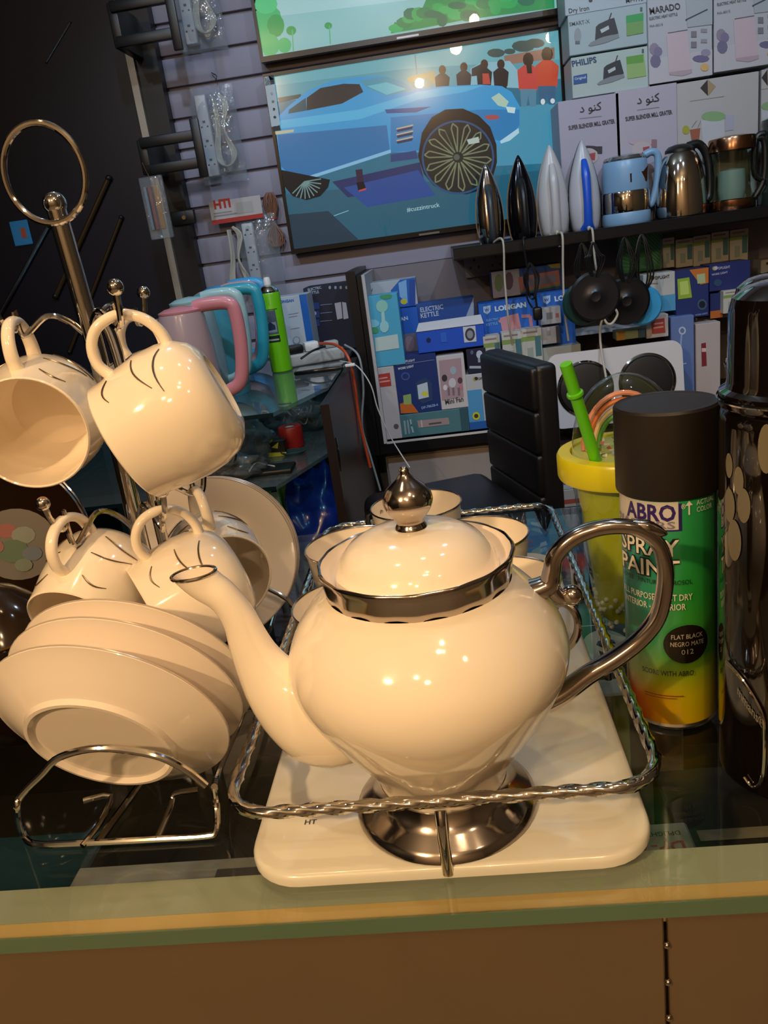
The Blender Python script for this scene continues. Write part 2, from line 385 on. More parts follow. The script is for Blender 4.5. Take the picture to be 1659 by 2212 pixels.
MB().lathe([(.0570, .1781), (.0560, .1740), (.0535, .1690), (.0500, .1668), (.0470, .1664)], 64).build('rim_interior', CERAM2, tp)
lid = MB().lathe([(.0492, .1672), (.0494, .1690), (.0482, .1735), (.0450, .1805), (.039, .1870), (.030, .1920), (.018, .1950), (.0, .1960)], 64).build('lid', CERAM, tp)
kn = [(0, .1945), (.0088, .1950), (.0090, .1970), (.0080, .1992), (.0098, .2022), (.0132, .2070), (.0147, .2118), (.0142, .2158), (.0118, .2200), (.0082, .2232), (.0052, .2258), (.0032, .2285), (.0030, .2305), (.0018, .2325), (0, .2330)]
MB().lathe([(p.x, p.z) for p in bez([(r, 0, z) for r, z in kn], 3)], 40).build('knob', SILVER, lid)
sp = [(-.1362, .1800, .0140, .0105, 3), (-.1330, .1755, .0126, .0100, 16), (-.1285, .1705, .0112, .0098, 38), (-.1205, .1625, .0102, .0104, 44), (-.1140, .1480, .0108, .0110, 22), (-.1110, .1320, .0128, .0125, 16), (-.1075, .1170, .0155, .0145, 24), (-.1015, .1010, .0205, .0180, 36), (-.0910, .0870, .0280, .0230, 50), (-.0770, .0770, .0345, .0290, 62), (-.0600, .0735, .0360, .0320, 74), (-.040, .0770, .0330, .030, 84), (-.022, .0790, .030, .028, 90)]
def rings(rows, seg=36, m=0, mb=None, sub=4):
    mb = mb or MB(); R = [bez([(a, b_, 0) for a, b_, *_ in rows], sub), bez([(c, d, 0) for _, _, c, d, _ in rows], sub), bez([(e, 0, 0) for *_, e in rows], sub)]
    vs = []; N = len(R[0])
    for i in range(N):
        cx, cz = R[0][i].x, R[0][i].y; r1, r2 = R[1][i].x, R[1][i].y; th = math.radians(R[2][i].x)
        for k in range(seg):
            a = 2*PI*k/seg; vs.append((cx+r1*math.cos(a)*math.cos(th), r2*math.sin(a), cz+r1*math.cos(a)*math.sin(th)))
    mb.add(vs, [(i*seg+k, i*seg+(k+1) % seg, (i+1)*seg+(k+1) % seg, (i+1)*seg+k) for i in range(N-1) for k in range(seg)], m); return mb
spo = rings(sp).build('spout', CERAM, tp)
ring = []
for k in range(40):
    a = 2*PI*k/40; th = math.radians(3); ring.append((-.1362+.0139*math.cos(a)*math.cos(th), .0104*math.sin(a), .1800+.0139*math.cos(a)*math.sin(th)))
MB().tube(ring, .0011, 8, True).build('spout_rim', SILVER, spo)
ri = [(-.1362, .1800, .0128, .0092, 3), (-.1335, .1758, .0110, .0085, 16), (-.1290, .1710, .0090, .0080, 38), (-.1215, .1635, .0070, .0070, 44)]
rings(ri, 28).build('spout_interior', CERAM2, spo)
hp = [(.066, 0, .1465), (.0765, 0, .1500), (.0795, 0, .1580), (.0825, 0, .1685), (.0935, 0, .1785), (.110, 0, .1830), (.128, 0, .1808), (.1400, 0, .1715), (.1447, 0, .1590), (.1450, 0, .1430), (.1405, 0, .1230), (.1300, 0, .1085), (.1145, 0, .0965), (.0972, 0, .0865), (.0817, 0, .0755), (.070, 0, .0700)]
hr = [.0085, .0078, .0068, .0062, .0060, .0056, .0055, .0056, .0058, .0060, .0062, .0064, .0066, .0070, .0078, .0088]
hd = MB().tube(bez(hp, 7), lerpr(hr, 7), 20, up=(0, 1, 0), asp=.82, sq=-.03).build('handle', SILVER, tp, angle=70)
MB().tube(bez([(.126, 0, .1822), (.135, 0, .1800), (.1425, 0, .1765), (.1470, 0, .1748)], 5), lerpr([.0035, .0050, .0034, .0006], 5), 14).build('thumb_spur', SILVER, hd)
b = MB().tube(bez([(.0775, 0, .1535), (.0800, 0, .1455), (.0850, 0, .1405), (.0895, 0, .1412)], 5), lerpr([.0055, .005, .0042, .004], 5), 14)
b.build('scroll', SILVER, hd); MB().ball((.0905, 0, .1418), .0066, seg=24).build('scroll_ball', SILVER, hd)

# ================================================================== tea cups behind the teapot
def tray_cup(loc, ang, label):
    t = thing('tea_cup', label, 'cup', loc, 'silver-rimmed cups behind the teapot', (0, 0, ang))
    MB().lathe([(0, .004), (.022, .004), (.024, 0), (.028, .0005), (.0295, .006), (.037, .020), (.0440, .042), (.0475, .066), (.0490, .0815), (.0496, .0818), (.0490, .0822), (.0465, .066), (.0425, .042), (.034, .020), (.022, .0095), (0, .0085)], 48).build('cup_body', CERAM, t)
    MB().tube([(.0493*math.cos(2*PI*i/48), .0493*math.sin(2*PI*i/48), .0820) for i in range(48)], .0009, 8, True).build('silver_rim', SILVER, t)
    MB().tube(bez([(.0465, 0, .068), (.058, 0, .072), (.067, 0, .063), (.066, 0, .046), (.055, 0, .031), (.040, 0, .028)], 6), .0032, 10, up=(0, 1, 0)).build('handle', SILVER, t)
    return t
tray_cup((-.052, .831, TT), math.radians(150), 'silver-rimmed cream cup at the very back, directly behind the knob')
tray_cup((-.1085, .7285, TT), math.radians(60), 'silver-rimmed cream cup left of the knob, second from back')
tray_cup((-.099, .597, TT), math.radians(75), 'silver-rimmed cream cup nearest behind the spout side of the teapot')
tray_cup((.008, .722, TT), math.radians(100), 'silver-rimmed cream cup right of the knob, behind the teapot')
tray_cup((.022, .6120, TT), math.radians(-35), 'silver-rimmed cream cup tucked behind the teapot near its handle')

# ================================================================== cup and saucer stand on the left
SX, SY = -.252, .575
st = thing('cup_stand', 'chrome wire cup tree with a carrying ring on top', 'stand', (SX, SY, CT))
def L(p): return V(p)-V((SX, SY, CT))
top = aty(118, 440, SY)-V((SX, SY, CT))
MB().tube(bez([(0, 0, .004), (0, 0, .2), (.002, 0, .3), top], 5), .0066, 16).build('post', CHROME, st)
MB().tube(bez([(.013, .012, .004), (.013, .012, .15), (.013, .010, .30), (.010, .004, .338), (.003, .0, .34)], 6), .0045, 12).build('second_rod', CHROME, st)
MB().ball(top, .0080, seg=20).build('post_cap', CHROME, st)
rc = aty(90, 375, SY-.01)-V((SX, SY, CT))
MB().tube([(rc.x+.0275*math.cos(2*PI*i/48), rc.y+.004, rc.z+.031*math.sin(2*PI*i/48)) for i in range(48)], .0023, 10, True).build('carrying_ring', CHROME, st)
def hook(px, Y, rise, z0, ballpx=None):
    """arm from the post, over and down to a hook ending in a ball; returns the lowest point of the hook (local)"""
    h = L(aty(px[0], px[1], Y)); d = V((h.x, h.y, 0)); u = d.normalized()
    a = V((0, 0, z0)); pk = V((h.x*.55, h.y*.55, z0+rise)); tipd = u*.012
    pts = [a, V((h.x*.25, h.y*.25, z0+rise*.7)), pk, V((h.x*.93, h.y*.93, z0+rise*.5)), V((h.x*.97, h.y*.97, h.z+.012)), h, h+tipd*.6+V((0, 0, .004)), h+tipd+V((0, 0, .020))]
    MB().tube(bez(pts, 6), .0022, 10).build('hook_arm', CHROME, st)
    MB().ball(h+tipd+V((0, 0, .022)), .0050, seg=18).build('hook_ball', CHROME, st)
    return h
hA = hook((36, 712), .545, .02, .325)
hB = hook((258, 702), .49, .02, .325)
hB2 = hook((300, 700), .62, .02, .325)
hC = hook((140, 1140), .515, .03, .175)
hD = hook((350, 1118), .530, .03, .175)
hE = hook((425, 1072), .62, .03, .175)
# base wires and saucer cradles
def wire(name, pts, r=.0024, n=6, closed=False): MB().tube(bez(pts, n, closed), r, 10, closed).build(name, CHROME, st)
W1 = [L(atz(75, 1825, .003)), L(atz(455, 1808, .003)), L(atz(468, 1790, .006)), L(aty(470, 1715, .452)), L(aty(455, 1690, .455))]
yc = .409
cr = [L(aty(445, 1697, yc)), L(aty(400, 1662, yc)), L(aty(330, 1630, yc)), L(aty(215, 1616, yc)), L(aty(130, 1635, yc)), L(aty(90, 1672, yc)), L(aty(45, 1718, yc)), L(aty(38, 1750, yc)), L(atz(50, 1800, .006)), L(atz(75, 1823, .003)), L(atz(160, 1822, .003)), L(atz(350, 1812, .003)), L(atz(445, 1806, .003)), L(atz(467, 1795, .005)), L(aty(468, 1740, .45)), L(aty(463, 1700, .452))]
wire('saucer_cradle', cr, .0024, 5)
wire('side_rod', [L(aty(463, 1700, .452)), L(atz(475, 1660, .018)), L(atz(540, 1500, .018)), L(atz(600, 1300, .018))], .0024)
wire('cradle_prong', [L(atz(178, 1828, .003)), L(atz(215, 1780, .006)), L(atz(240, 1720, .012)), L(atz(180, 1730, .014))], .0022, 3)
wire('cradle_prong', [L(atz(338, 1815, .003)), L(atz(370, 1740, .008)), L(atz(378, 1715, .013)), L(atz(430, 1706, .016))], .0022, 3)
wire('base_rod', [L(atz(210, 1822, .003)), V((0, 0, .004)), V((.02, .15, .004))], .003, 4)
wire('base_rod', [V((-.08, .03, .003)), V((0, 0, .004)), V((.07, .05, .003))], .003, 4)
wire('saucer_cradle', [V((-.07, .10, .0026)), V((-.07, .125, .04)), V((0, .14, .075)), V((.075, .125, .05)), V((.085, .10, .0026))], .0024, 6)

def saucer(c, nrm, label, grp):
    z = V(nrm).normalized(); x = V((1, 0, 0)); x = (x-z*x.dot(z)).normalized(); y = z.cross(x)
    t = thing('saucer', label, 'saucer', c, grp)
    R = Matrix((x, y, z)).transposed().to_4x4(); t.rotation_euler = R.to_euler()
    # local origin: centre of the rim plane, +z the eating side
    MB().lathe([(0, -.0165), (.044, -.0165), (.0465, -.0196), (.0490, -.0194), (.0505, -.0158), (.063, -.0090), (.074, -.0015), (.0800, .0008), (.0803, .0018), (.0795, .0024), (.072, .0010), (.058, -.0060), (.043, -.0125), (.0, -.0130)], 64).build('plate', CERAM2, t)
    MB().tube([(.0799*math.cos(2*PI*i/64), .0799*math.sin(2*PI*i/64), .0020) for i in range(64)], .0008, 6, True).build('rim_line', mat('pale_silver_line', '#d9c9bb', .25, .3), t)
    return t
fc = V((-.249, .452, 1.0370)); fn = V((.10, .90, .40)).normalized()
for k, (off, lb) in enumerate(((0, 'front saucer of the near stack, its underside facing out'), (.021, 'middle saucer of the near stack in the chrome cradle'), (.035, 'rear saucer of the near stack, touching the hanging cups'))):
    saucer(fc+fn*off+V((.004, 0, 0))*k, fn, 'cream porcelain '+lb, 'saucers leaning in the near cradle')
bn = V((.34, -.80, .42)).normalized(); bc = V((-.2460, .715, 1.045))
for k, lb in enumerate(('front saucer of the far stack behind the open cup', 'middle saucer of the far stack behind the cup tree', 'rear saucer of the far stack, outermost edge at right')):
    saucer(bc-bn*.013*k+V((.004*k, 0, .003*k)), bn, 'cream porcelain '+lb, 'saucers leaning in the far cradle')

LINE = mat('dark_silver_line', '#8b7a68', .25, .8)
def hang_cup(hk, opening, label, up=(0, 0, 1), shift=(0, 0, 0)):
    """cup hung by its handle: local +x is up, local +z the opening"""
    z = V(opening).normalized(); x = V(up); x = (x-z*x.dot(z)).normalized(); y = z.cross(x)
    R = Matrix((x, y, z)).transposed()
    t = thing('hanging_cup', label, 'cup', (0, 0, 0), 'cups hung on the cup tree'); t.rotation_euler = R.to_euler(); t.scale = (.98, .98, .90)
    t.location = V(hk)+V((SX, SY, CT)) - R @ V((.0625, 0, .034)) + V(shift)
    MB().lathe([(0, .003), (.021, .003), (.0225, .001), (.027, .0015), (.0345, .006), (.0405, .014), (.0435, .026), (.0445, .040), (.0432, .056), (.0410, .070), (.0402, .0795), (.0392, .0805), (.0382, .0795), (.0388, .072), (.0408, .056), (.0420, .040), (.041, .026), (.0375, .016), (.030, .009), (0, .008)], 56).build('cup_body', CERAM, t)
    MB().tube(bez([(.0395, 0, .061), (.050, 0, .065), (.062, 0, .061), (.0695, 0, .050), (.0690, 0, .034), (.060, 0, .022), (.048, 0, .017), (.037, 0, .018)], 6), lerpr([.0052, .0048, .0045, .0044, .0044, .0046, .005, .0055], 6), 14, up=(0, 1, 0), asp=.8).build('handle', CERAM, t)
    pr = [(.0446, .040), (.0436, .026), (.0407, .014), (.0433, .056), (.0411, .070)]
    def rad(zz):
        pp = sorted((b_, a_) for a_, b_ in pr)
        for (z0, r0), (z1, r1) in zip(pp, pp[1:]):
            if z0 <= zz <= z1: return r0+(r1-r0)*(zz-z0)/(z1-z0)
        return pp[0][1] if zz < pp[0][0] else pp[-1][1]
    for s in (-1, 1):
        for a0, za, zb, w in ((20, .063, .066, 26), (17, .042, .036, 40), (20, .022, .030, 44)):
            pts = []
            for i in range(10):
                f = i/9; a = math.radians(s*(a0+w*f)); zz = za+(zb-za)*f+.004*math.sin(PI*f); r = rad(zz)+.0002
                pts.append((r*math.cos(a), r*math.sin(a), zz))
            MB().tube(pts, [.0003+.0004*math.sin(PI*min(1, (i+.6)/9.2)) for i in range(10)], 6).build('leaf_line', LINE, t)
    return t
hang_cup(hA, (.15, -.97, -.12), 'cream cup at the left edge, its open mouth facing forward')
hang_cup(hB, (-.90, -.20, -.36), 'large cream cup hanging upper centre, thin silver leaf lines on its belly')
hang_cup(hB2, (-.80, .35, -.10), 'cream cup hanging behind the upper centre cup, mostly hidden')
hang_cup(hC, (-.20, -.88, -.40), 'cream cup hanging lower left above the near saucers', up=(.1, .3, 1))
hang_cup(hD, (-.82, -.50, -.22), 'cream cup hanging lower centre behind the teapot spout', up=(0, 0, 1))
hang_cup(hE, (.50, -.85, -.10), 'cream cup hanging lower right, mouth open before the far saucers', up=(-.1, .1, 1))

# ---- brown glassware at the left edge
BRN = glass('brown_glass', '#4a2f1a', 1.0, .03, ior=1.7); BRN2 = mat('dark_brown_glaze', '#1c110b', .12, 0, .0, spec=.15)
def brown_plate(c, nrm, label):
    z = V(nrm).normalized(); x = V((1, 0, 0)); x = (x-z*x.dot(z)).normalized(); y = z.cross(x)
    t = thing('brown_plate', label, 'plate', c, 'dark plates at the left edge', Matrix((x, y, z)).transposed().to_euler())
    MB().lathe([(0, -.012), (.05, -.012), (.078, -.002), (.085, .001), (.0853, .0022), (.078, .001), (.05, -.009), (0, -.009)], 56).build('plate', BRN2, t)
    MB().tube([(.085*math.cos(2*PI*i/56), .085*math.sin(2*PI*i/56), .002) for i in range(56)], .0013, 6, True).build('rim_line', CHROME, t)
for k, lb in enumerate(('nearer dark brown plate with a silver rim line at the left edge', 'farther dark brown plate with a silver rim line at the left edge')):
    brown_plate(aty(10+10*k, 1190-12*k, .68+.035*k), (.02, -.95, .22), lb)
_pl = [o for o in bpy.data.objects if o.name.startswith('brown_plate')][0]
p = Print(lambda x, y, k: V((x, y, -.0085+.0002*k)))
p.ell(.008, .004, .040, .034, '#6a6662', 28)
for a, b_, r_, cc in ((.0, .018, .010, '#8a5a58'), (.016, .012, .012, '#7a827c'), (.004, -.002, .016, '#56695a'), (.022, -.006, .010, '#626b78'), (-.014, .004, .010, '#86605e'), (.012, -.016, .009, '#6b766a')): p.ell(a, b_, r_, r_*.7, cc, 10)
p.build('floral_print', GLOSSPR, _pl)
ps = thing('plate_stand', 'small chrome plate stand holding two dark plates at left', 'stand', (-.385, .74, CT))
MB().tube(bez([(-.05, -.05, .003), (-.05, .03, .003), (-.05, .05, .06), (.05, .05, .06), (.05, .03, .003), (.05, -.05, .003)], 5), .0025, 8).build('cradle', CHROME, ps)
for s in (-1, 1): MB().tube([(s*.05, -.05, .003), (s*.05, -.058, .02)], .0025, 8).build('lip', CHROME, ps)
g = aty(15, 1330, .60)
bj = thing('brown_bowl', 'brown glass bowl with a shiny rim at the left edge', 'bowl', (g.x-.012, .60, CT))
MB().lathe([(0, .002), (.035, 0), (.04, .004), (.052, .035), (.055, .075), (.05, .092), (.047, .095), (.045, .09), (.05, .074), (.047, .036), (.034, .008), (0, .006)], 48).build('bowl_body', BRN2, bj)
MB().lathe([(.047, .094), (.05, .0965), (.040, .112), (.022, .128), (.010, .134), (0, .135)], 40).build('domed_lid', mat('smoked_lid', '#30241a', .1, .2), bj)
MB().tube([(.0485*math.cos(2*PI*i/40), .0485*math.sin(2*PI*i/40), .095) for i in range(40)], .002, 8, True).build('gold_rim', mat('dull_gold', '#9a7b4a', .2, 1), bj)

# ================================================================== right side of the counter
class CylPrint(Print):
    def poly(s, pts, col, w=6.0):
        lo = min(a for a, _ in pts); hi = max(a for a, _ in pts)
        def clip(P, t, sgn):
            out = []
            for i in range(len(P)):
                a, b_ = P[i], P[(i+1) % len(P)]; da, db = sgn*(a[0]-t), sgn*(b_[0]-t)
                if da >= 0: out.append(a)
                if (da > 0 > db) or (da < 0 < db): f = da/(da-db); out.append((t, a[1]+(b_[1]-a[1])*f))
            return out
        a = lo
        while a < hi-1e-6:
            P = clip(clip(pts, a, 1), min(a+w, hi), -1); a += w
            if len(P) > 2:
                i = len(s.v); s.v += [tuple(s.fn(x, y, s.k)) for x, y in P]; s.f.append(tuple(range(i, i+len(P)))); s.c.append(lin(col))
        s.k += 1; return s
def cylprint(R, step=.00006):
    return CylPrint(lambda a, z, k: V(((R+.0003+step*k)*math.sin(math.radians(a)), -(R+.0003+step*k)*math.cos(math.radians(a)), z)))
# spray paint can
sc_ = thing('spray_paint_can', 'green to yellow spray paint can with a matte black cap', 'spray can', (.1411, .5484, CT), rot=(0, 0, math.radians(-15)))
def gradmat():
    m = bpy.data.materials.new('can_label_gradient'); m.use_nodes = True; nt = m.node_tree; bs_ = nt.nodes['Principled BSDF']; bs_.inputs['Roughness'].default_value = .22; bs_.inputs['Coat Weight'].default_value = .3
    tc = nt.nodes.new('ShaderNodeTexCoord'); sp_ = nt.nodes.new('ShaderNodeSeparateXYZ'); nt.links.new(tc.outputs['Object'], sp_.inputs[0])
    mr = nt.nodes.new('ShaderNodeMapRange'); mr.inputs[1].default_value = 0; mr.inputs[2].default_value = .178; nt.links.new(sp_.outputs['Z'], mr.inputs[0])
    def ramp(stops):
        r = nt.nodes.new('ShaderNodeValToRGB'); e = r.color_ramp.elements
        e[0].position, e[0].color = stops[0][0], lin(stops[0][1]); e[1].position, e[1].color = stops[-1][0], lin(stops[-1][1])
        for p_, c_ in stops[1:-1]: x_ = e.new(p_); x_.color = lin(c_)
        return r
    a = ramp([(0, '#d8b400'), (.16, '#c2b800'), (.34, '#4aa02a'), (.6, '#2b9a3a'), (1, '#2fa060')]); c = ramp([(0, '#b02818'), (.13, '#c03a1a'), (.24, '#8a9a2a'), (.4, '#2f8a78'), (1, '#4aa0a8')])
    nt.links.new(mr.outputs[0], a.inputs[0]); nt.links.new(mr.outputs[0], c.inputs[0])
    mx = nt.nodes.new('ShaderNodeMix'); mx.data_type = 'RGBA'; m2 = nt.nodes.new('ShaderNodeMapRange'); m2.inputs[1].default_value = -.030; m2.inputs[2].default_value = .012
    nt.links.new(sp_.outputs['X'], m2.inputs[0]); nt.links.new(m2.outputs[0], mx.inputs[0]); nt.links.new(c.outputs[0], mx.inputs[6]); nt.links.new(a.outputs[0], mx.inputs[7])
    nt.links.new(mx.outputs[2], bs_.inputs['Base Color']); return m
RC = .0322
MB().lathe([(0, .004), (.024, .002), (.029, 0), (.0318, .001), (.0326, .003), (.0318, .005)], 48).build('bottom_rim', mat('tin', '#c8c4bc', .25, 1), sc_)
lb = MB().lathe([(RC-.0004, .005), (RC, .006), (RC, .179)], 64).build('label_sleeve', gradmat(), sc_)
p = cylprint(RC)
p.poly([(-74, .157), (12, .1605), (12, .132), (-74, .1285)], '#3a2f7a'); p.poly([(-74, .1585), (9, .162), (9, .134), (-74, .1305)], '#d8d6d2')
p.text('ABRO', -42, .1465, 6, .1485, '#35246e', .035, 1.15, updown=1); p.text('MASTERS', -66, .1365, 6, .1390, '#7a7a90', .01, .9, updown=1)
p.v[-1] if p.v else None
def ctext(s, a0, z, a1, hgt, col, bold=0.0):
    vs_, fs_, w = textmesh(s, bold); k0 = len(p.v); sx_ = (a1-a0)/w
    for a, b_ in vs_: p.v.append(tuple(p.fn(a0+a*sx_, z+b_*hgt, p.k+5)))
    for f in fs_: p.f.append(tuple(k0+j for j in f)); p.c.append(lin(col))
    p.k += 2
p.v = []; p.f = []; p.c = []; p.k = 0
p.poly([(-80, .1755), (16, .1755), (16, .1560), (-80, .1560)], '#2c2566')
p.poly([(-80, .1768), (12, .1768), (12, .1572), (-80, .1572)], '#cfcdc8')
ctext('ABRO', -54, .1638, 9, .0158, '#35246e', .03); ctext('®', 15, .1715, 20, .005, '#e8e8e8')
ctext('MASTERS', -76, .1583, 8, .0070, '#7d7b94', .015)
ctext('ACTUAL', 33, .1728, 60, .0050, '#dfe8dc'); ctext('COLOR', 33, .1680, 56, .0050, '#dfe8dc')
p.poly([(24, .1768), (19.5, .1735), (23, .1735), (23, .167), (25, .167), (25, .1735), (28.5, .1735)], '#dfe8dc')
for s_, z_ in (('SPRAY', .1385), ('PAINT', .1235)):
    ctext(s_, -66, z_, 12, .0170, '#1a1d1c', .06); ctext(s_, -66, z_, 12, .0170, '#e6e2d6', .012)
ctext('BOMBE   PINTURA   AEROSOL', -64, .1175, 26, .0048, '#12201c')
ctext('ALL PURPOSE - FAST DRY', -64, .1055, 26, .0068, '#d8d8c8', .01); ctext('INTERIOR - EXTERIOR', -60, .0985, 18, .0068, '#d8d8c8', .01)
p.poly([(19+27*math.cos(2*PI*i/28), .0715+.0150*math.sin(2*PI*i/28)) for i in range(28)], '#1b120c')
ctext('FLAT BLACK', 1, .0760, 38, .0050, '#b9b2a4'); ctext('NEGRO MATE', 0, .0703, 39, .0050, '#b9b2a4'); ctext('012', 12, .0640, 26, .0056, '#b9b2a4')
ctext('SCORE WITH ABRO', -34, .0470, 26, .0056, '#1f2b10', .01); p.rect(-32, .0300, 14, .0308, '#7a3a10'); p.rect(-32, .0282, 6, .0288, '#7a3a10')
p.poly([(72, .178), (75, .178), (75, .006), (72, .006)], '#c9c6b8')
p.build('label_print', GLOSSPR, sc_)
MB().lathe([(RC-.001, .178), (.0345, .1782), (.0348, .180), (.0345, .2355), (.0332, .2372), (.0318, .2365), (.028, .2368), (0, .2368)], 56).build('cap', mat('matte_black_cap', '#1d1712', .45, noise_amt=.2, nscale=60), sc_)

# tumbler with dome lid and straw
tb = thing('dome_tumbler', 'yellow tumbler with a clear dome lid and rainbow inside', 'tumbler', (.1425, .688, CT))
YEL = mat('yellow_plastic', '#d8d21e', .3, sss=.0); YEL2 = mat('yellow_inner_cup', '#cfcc2e', .35)
MB().lathe([(.0275, .012), (.0300, .020), (.0430, .148)], 48).build('inner_cup', YEL2, tb)
MB().lathe([(0, .001), (.029, 0), (.031, .003), (.0325, .015), (.0475, .150)], 48).build('outer_wall', CLEAR, tb)
MB().lathe([(.0478, .146), (.0575, .1465), (.0585, .149), (.0585, .166), (.0570, .1685), (.0470, .169), (.0455, .166)], 56).build('lid_ring', YEL, tb)
dome = [(.0455, .168)]+[(.0450*math.cos(a), .170+.063*math.sin(a)) for a in [PI/2*i/10 for i in range(11)]]; dome[-1] = (0, .233)
MB().lathe(dome, 48).build('dome', glass('dome_plastic', '#f4f6f6', 1, .02, ior=1.55), tb)
MB().lathe([(0, .1675), (.0455, .1675)], 40).build('lid_floor', mat('lid_floor', '#c8d36a', .4), tb)
for k, (c_, r_) in enumerate((('#e59a86', .0345), ('#d2743a', .0300), ('#e0c79a', .0255), ('#4f9a3c', .0215))):
    MB().tube([(r_*math.cos(PI*i/18), .006, .1685+r_*1.35*math.sin(PI*i/18)) for i in range(19)], .0023, 8, up=(0, 1, 0), asp=1.0).build('rainbow_band', mat('rainbow_'+c_[1:], c_, .35), tb)
b = MB(); rr = random.Random(3)
for i in range(60):
    a = rr.random()*2*PI; r_ = .032*math.sqrt(rr.random()); z_ = .1685+rr.random()*.018*(1-r_/.034)
    M_ = Matrix.Translation((r_*math.cos(a), .0+r_*math.sin(a)*.8, z_)) @ Matrix.Rotation(rr.random()*6, 4, 'X') @ Matrix.Rotation(rr.random()*6, 4, 'Z')
    b.box((-.002, -.0015, -.0003), (.002, .0015, .0003), rr.randrange(4), M_)
o = b.build('glitter', [mat('glitter_silver', '#c8c8c8', .15, 1), mat('glitter_green', '#7aa03a', .3), mat('glitter_pink', '#c87a70', .3), mat('glitter_white', '#e8e4d4', .3)], tb); o['kind'] = 'stuff'
b = MB()
for i in range(46):
    a = PI*(.75+rr.random()*.95); z_ = .006+.034*rr.random(); r_ = .0292+(.0118*z_/.135)
    b.ball((r_*math.cos(a), r_*math.sin(a), z_), .0024, seg=8)
o = b.build('white_beads', WHITEP, tb); o['kind'] = 'stuff'
sa = aty(1222, 786, .640)-V((.1425, .688, CT)); sb = aty(1284, 985, .660)-V((.1425, .688, CT))
STR = mat('green_straw', '#5fc81e', .3); dv = (sb-sa).normalized()
sw = MB().tube([sa, sa+dv*.002, sb, sb+dv*.06], .0049, 16).build('straw', STR, tb)
mid = sa+dv*.0275
MB().tube([mid-dv*.002, mid-dv*.0014, mid, mid+dv*.0014, mid+dv*.002], [.0048, .0066, .0070, .0066, .0048], 18).build('straw_collar', STR, sw)
# flasks
FLK = mat('black_gloss_lacquer', '#0e0907', .06, 0, .7); LEAF = mat('grey_petal', '#8d8878', .45)
def flask(loc, label, s=1.0, deco=True):
    t = thing('vacuum_flask', label, 'flask', loc, 'black flasks at the right edge'); t.scale = (s, s, s)
    MB().lathe([(0, 0), (.042, 0), (.0445, .002), (.0450, .006), (.0450, .238), (.0440, .244), (.0425, .246)], 64).build('flask_body', FLK, t)
    MB().lathe([(.0425, .246), (.0450, .248), (.0455, .252), (.0450, .256), (.0415, .258), (.0405, .262), (.0400, .300), (.0380, .308), (.030, .314), (.020, .316), (0, .3165)], 64).build('cup_lid', FLK, t)
    MB().lathe([(.0462, .2515), (.0466, .2525), (.0462, .2535)], 64).build('lid_ring', CHROME, t)
    kb = MB().rbox((-.012, -.012, .316), (.012, .012, .329), .004, 3).build('lid_button', mat('smoked_button', '#2f4a4c', .1, 0, .5), t)
    if deco:
        pp = cylprint(.0450)
        for a, z, w, h in ((-78, .216, 4.5, .0075), (-67, .209, 4.8, .0085), (-77, .192, 6.5, .0105), (-62, .195, 6, .0105), (-71, .1715, 7.4, .013), (-45, .2305, 6, .014)):
            pp.poly([(a+w*math.cos(2*PI*i/20), z+h*math.sin(2*PI*i/20)) for i in range(20)], '#736d5b')
        vs_, fs_, w = textmesh('mmans®', .01); k0 = len(pp.v)
        for a, b_ in vs_: pp.v.append(tuple(pp.fn(-66+a*24/w, .070-a*.018/w+b_*.0095, 5)))
        for f in fs_: pp.f.append(tuple(k0+j for j in f)); pp.c.append(lin('#7d7a70'))
        pp.build('petal_print', GLOSSPR, t)
        R_ = .0463
        lp = [(-78, .088), (-60, .082), (-45, .066), (-42, .05), (-43, .018), (-50, .008), (-58, .012)]
        MB().tube(bez([(R_*math.sin(math.radians(a)), -R_*math.cos(math.radians(a)), z) for a, z in lp], 6), .0011, 8).build('trim_loop', CHROME, t)
    return t
flask((.1975, .470, CT), 'tall glossy black flask with grey petals at the right edge')
flask((.243, .60, CT), 'second dark flask half hidden behind the petal flask', .97, False)
# ================================================================== televisions
SCR = printmat('lit_screen_picture', emit=.95, rough=.15)
def scrglass():
    return glass('screen_gloss', '#ffffff', .9, .01, ior=1.35)
def tv(label, x0, z0, x1, z1, Y=2.50):
    c = V(((x0+x1)/2, Y, z0)); t = thing('television', label, 'television', c, 'wall televisions')
    w, h = (x1-x0)/2, z1-z0; bz = .009
    M = mat('tv_bezel', '#0a0b0e', .25)
    MB().rbox((-w, .004, 0), (w, .040, h), .004, 2).build('housing', M, t)
    for a, b_ in (((-w, -.004, 0), (w, .004, bz*1.5)), ((-w, -.004, h-bz), (w, .004, h)), ((-w, -.004, bz*1.5), (-w+bz, .004, h-bz)), ((w-bz, -.004, bz*1.5), (w, .004, h-bz))):
        MB().box(a, b_).build('bezel', M, t)
    MB().box((-.03, -.0052, .002), (.03, -.0042, .007)).build('maker_badge', mat('badge_grey', '#7d8288', .3, .8), t)
    MB().box((-.10, .040, h*.3), (.10, .0455, h*.7)).build('wall_mount', M, t)
    return t, c
